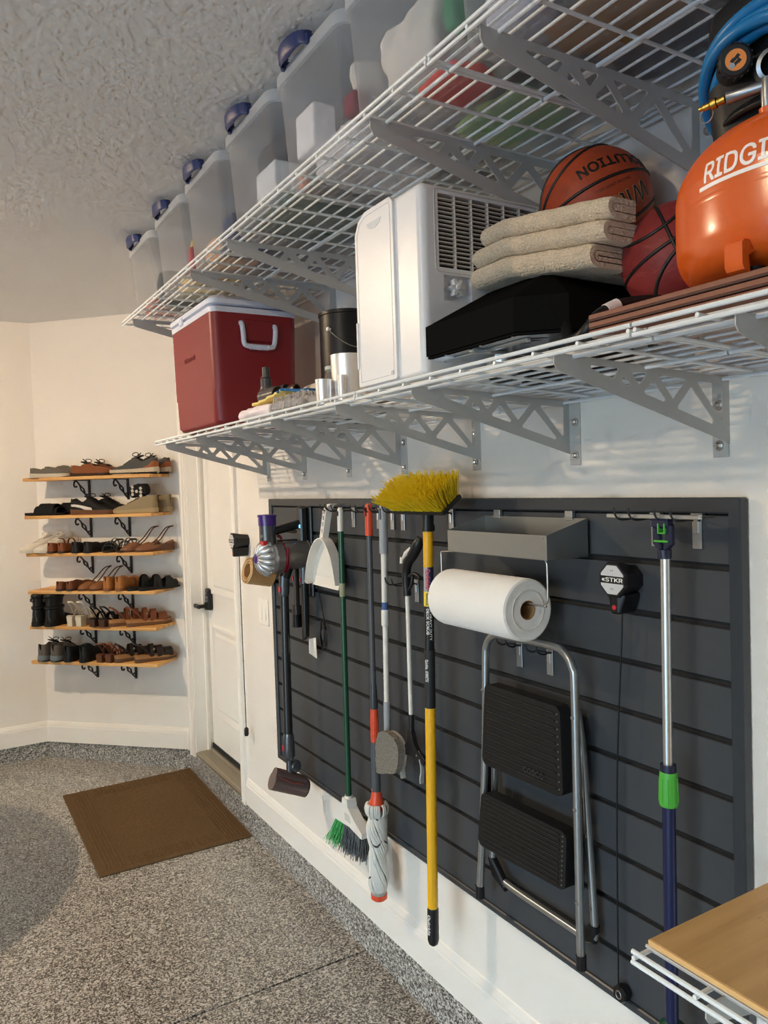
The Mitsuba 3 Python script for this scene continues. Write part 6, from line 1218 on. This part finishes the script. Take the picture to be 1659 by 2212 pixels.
place_shoe('running_shoe', sneaker(0.295, 0.096, (78, 76, 74), (204, 186, 160), (16, 16, 17), SPH, **SP), 0, 0.193, 0.158, LEFT, 'nearer grey sneaker with a tan heel, right end of the top shoe shelf')
place_shoe('running_shoe', sneaker(0.295, 0.096, (78, 76, 74), (186, 170, 150), (16, 16, 17), SPH, **SP), 0, 0.175, 0.055, LEFT, 'farther grey sneaker with a tan heel, behind its mate on the top shoe shelf')
# second shelf
place_shoe('slide_sandal', slide(0.255, 0.092, (13, 13, 14)), 1, 0.780, 0.160, RIGHT, 'nearer black strapped slide, left end of the second shoe shelf')
place_shoe('slide_sandal', slide(0.255, 0.092, (13, 13, 14)), 1, 0.705, 0.062, RIGHT, 'farther black strapped slide, behind its mate on the second shoe shelf')
PU = dict(st=0.030, o1=0.42, stripe=(228, 222, 214))
PUH = [(0, .090), (.05, .094), (.14, .074), (.28, .066), (.44, .096), (.55, .080), (.68, .060), (.85, .046), (1, .030)]
place_shoe('suede_sneaker', sneaker(0.285, 0.094, (16, 15, 15), (104, 68, 44), (18, 18, 19), PUH, **PU), 1, 0.457, 0.158, RIGHT, 'nearer black sneaker with a white stripe and brown gum sole, second shoe shelf')
place_shoe('suede_sneaker', sneaker(0.285, 0.094, (16, 15, 15), (92, 60, 40), (18, 18, 19), PUH, **PU), 1, 0.427, 0.056, RIGHT, 'farther black sneaker with a gum sole, behind its mate on the second shoe shelf')
BEH = [(0, .098), (.06, .100), (.16, .096), (.28, .090), (.42, .082), (.52, .066), (.68, .050), (.85, .040), (1, .026)]
BE = dict(lining=(92, 82, 66), st=0.026, o1=0.36, bow=False)
place_shoe('canvas_sneaker', sneaker(0.270, 0.092, (148, 130, 100), (170, 148, 110), (158, 140, 108), BEH, **BE), 1, 0.195, 0.158, LEFT, 'nearer beige high-collared sneaker, right end of the second shoe shelf')
place_shoe('canvas_sneaker', sneaker(0.270, 0.092, (136, 120, 94), (158, 138, 104), (148, 132, 100), BEH, **BE), 1, 0.163, 0.056, LEFT, 'farther beige sneaker, behind its mate at the right of the second shoe shelf')
k = thing('rolled_slipper', 'black slipper with a white check, tucked on top of the beige sneaker', 'slipper')
m = lump(-0.062, 0.062, -0.035, 0.035, -0.040, 0.040, 0.006, 30, 3, n=3)
cx_ = (0.165, 0.150, SHZ[1] + 0.128)
part(k, 'body', dmesh(at(m, *cx_, ry=0.15)), LEA((12, 12, 12), 0.8), 40)
for i in range(3):
    for j in range(3):
        if (i + j) % 2 == 0 or j == 1: part(k, 'check', dmesh(at(cbox(-0.0085, 0.0085, -0.002, 0.002, -0.0085, 0.0085, 0.001), cx_[0] + 0.026 - i * 0.026, cx_[1] + 0.0325, cx_[2] + 0.020 - j * 0.021 - 0.004 * i, ry=0.35, rx=-0.15 * (1 - j))), LEA((196, 190, 178), 0.7))
# third shelf
WH = dict(lining=(188, 180, 166), st=0.024, o1=0.40, bow=True)
WHH = [(0, .080), (.06, .084), (.16, .074), (.28, .070), (.42, .092), (.52, .080), (.68, .056), (.85, .044), (1, .028)]
place_shoe('white_sneaker', sneaker(0.265, 0.090, (222, 214, 200), (214, 204, 186), (226, 218, 204), WHH, **WH), 2, 0.838, 0.130, 62, 'left white lace-up sneaker, left end of the third shoe shelf', 'white sneakers')
place_shoe('white_sneaker', sneaker(0.265, 0.090, (222, 214, 200), (214, 204, 186), (226, 218, 204), WHH, **WH), 2, 0.742, 0.130, 62, 'right white lace-up sneaker, overlapping its mate on the third shoe shelf', 'white sneakers')
for i, x in enumerate((116, 140)): place_shoe('ballet_flat', flat(0.225, 0.074, (128, 68, 36), hh=0.062, strap=0.082), 2, U(x), 0.112, IN - 8, '%s chestnut flat with a strap beside the white sneakers, third shoe shelf' % ('left', 'right')[i])
for i, x in enumerate((176, 203)): place_shoe('loafer', flat(0.235, 0.080, (24, 20, 17), hh=0.066, o1=0.5, so=(20, 18, 16)), 2, U(x), 0.112, IN - 14, '%s black flat shoe in the middle of the third shoe shelf' % ('left', 'right')[i])
for i, x in enumerate((231, 262)): place_shoe('strappy_sandal', sandal(0.225, 0.078, (44, 38, 28), (40, 32, 26), 0.014, straps=((.72, .045, .016, .62), (.62, .052, .014, .74), (.36, .062, .010, .44), (.86, .030, .012, .80)), ankle=0.045, buckle=False), 2, U(x), 0.115, OUT + 12, '%s dark olive strappy sandal between the black flats and brown slingbacks, third shelf' % ('left', 'right')[i])
for i, x in enumerate((294, 327)): place_shoe('slingback', slingback(0.225, 0.076, (132, 88, 62), hh=0.054, sl=0.125, heelh=0.045), 2, U(x) + 0.012, 0.120, 52, '%s brown wedge slingback, right end of the third shoe shelf' % ('left', 'right')[i])
# fourth shelf
for i, x in enumerate((131, 154)): place_shoe('woven_flat', flat(0.225, 0.074, (112, 64, 36), hh=0.056, woven=True), 3, U(x), 0.112, IN - 6, '%s brown woven flat, leftmost pair of the fourth shoe shelf' % ('left', 'right')[i])
for i, x in enumerate((186, 212)): place_shoe('slingback', slingback(0.215, 0.074, (142, 92, 58), hh=0.050, sl=0.112, heelh=0.036), 3, U(x), 0.120, 66, '%s tan slingback between woven and clog shoes, fourth shoe shelf' % ('left', 'right')[i])
for i, x in enumerate((238, 264)): place_shoe('leather_mule', flat(0.225, 0.080, (168, 106, 52), so=(132, 84, 46), hh=0.084, heelh=0.016, o1=0.55), 3, U(x), 0.112, IN - 5, '%s tan leather shoe showing its tall heel cup, fourth shoe shelf' % ('left', 'right')[i])
place_shoe('brown_sandal', sandal(0.22, 0.076, (86, 44, 30), (70, 44, 30), 0.012, straps=((.72, .050, .018, None), (.56, .058, .016, .66), (.30, .05, .012, .36))), 3, U(282), 0.085, IN - 30, 'dark brown sandal half hidden behind the black sandals, fourth shoe shelf', cat='sandal')
for i, x in enumerate((312, 338)): place_shoe('black_sandal', sandal(0.235, 0.080, (15, 16, 17), (22, 22, 22), 0.018, straps=((.78, .050, .030, .64), (.64, .058, .030, .78), (.46, .068, .024, .36), (.34, .070, .020, .46), (.88, .036, .018, None)), buckle=False), 3, U(x) + 0.02, 0.116, -128, '%s black strappy sandal, right end of the fourth shoe shelf' % ('left', 'right')[i], cat='sandal')
# fifth shelf
for i, x in enumerate((80, 110)): place_shoe('ankle_boot', boot(0.245, 0.092, (16, 14, 14)), 4, U(x), 0.118, IN - 12, '%s black ankle boot, left end of the fifth shoe shelf' % ('left', 'right')[i], cat='boot')
for i, x in enumerate((152, 172)): place_shoe('heeled_sandal', sandal(0.205, 0.070, (222, 212, 192), (206, 194, 172), 0.058, block=(220, 208, 184), straps=((.74, .035, .012, .82), (.84, .030, .012, .74), (.46, .072, .008, .34)), ankle=0.075), 4, U(x), 0.118, IN - 6, '%s white block-heeled sandal beside the black boots, fifth shoe shelf' % ('left', 'right')[i], cat='sandal')
for i, x in enumerate((204, 226)): place_shoe('heeled_sandal', sandal(0.215, 0.074, (14, 14, 15), (20, 18, 17), 0.044, block=(74, 50, 36), straps=((.72, .048, .022, .80), (.82, .040, .020, .72), (.42, .052, .018, .34)), ankle=0.062), 4, U(x), 0.115, IN - 8, '%s black sandal with a brown block heel, middle of the fifth shoe shelf' % ('left', 'right')[i], cat='sandal')
for i, x in enumerate((268, 308)): place_shoe('cork_sandal', sandal(0.250, 0.086, (112, 62, 38), (110, 76, 50), 0.034, mid=(172, 122, 78), straps=((.78, .040, .050, None), (.56, .060, .034, .62), (.40, .070, .022, .40)), ankle=0.072), 4, U(x) + 0.014, 0.108, -130 - 6 * i, '%s brown leather sandal with a tan layered sole, right end of the fifth shoe shelf' % ('left', 'right')[i], cat='sandal')
# lowest shelf
HK_ = dict(lining=(24, 22, 20), st=0.034, o1=0.42, bow=True, tread=(36, 42, 46))
HKH = [(0, .098), (.06, .102), (.16, .092), (.28, .086), (.42, .104), (.55, .086), (.7, .062), (.88, .048), (1, .030)]
for i, x in enumerate((87, 116)): place_shoe('hiking_shoe', sneaker(0.250, 0.094, (92, 84, 76), (112, 118, 120), (16, 16, 16), HKH, **HK_), 5, U(x), 0.115, IN - 4, '%s grey walking shoe with a blue-grey sole, left end of the lowest shoe shelf' % ('left', 'right')[i])
place_shoe('black_clog', flat(0.24, 0.084, (15, 15, 15), so=(12, 12, 12), hh=0.092, heelh=0.024, o1=0.5), 5, U(147), 0.112, IN - 10, 'left black slip-on shoe beside the grey walking shoes, lowest shoe shelf')
place_shoe('black_clog', flat(0.24, 0.084, (15, 15, 15), so=(12, 12, 12), hh=0.092, heelh=0.024, o1=0.5), 5, U(182), 0.112, IN - 10, 'right black slip-on shoe, in front of the brown heeled sandals, lowest shoe shelf')
for i, x in enumerate((216, 236)): place_shoe('heeled_sandal', sandal(0.205, 0.072, (126, 70, 40), (96, 56, 34), 0.042, block=(104, 64, 40), straps=((.74, .036, .016, .84), (.84, .030, .014, .74), (.40, .060, .012, .32)), ankle=0.058), 5, U(x), 0.118, IN - 8, '%s brown block-heeled sandal in the middle of the lowest shoe shelf' % ('left', 'right')[i], cat='sandal')
for i, x in enumerate((288, 334)): place_shoe('wedge_sandal', sandal(0.235, 0.084, (34, 26, 22), (98, 68, 46), 0.036, mid=(156, 114, 74), straps=((.78, .042, .046, None), (.58, .056, .040, .52), (.38, .066, .024, .38)), ankle=0.066), 5, U(x) + 0.055, 0.110, -126 - 6 * i, '%s dark strapped sandal with a tan wedge sole, right end of the lowest shoe shelf' % ('left', 'right')[i], cat='sandal')
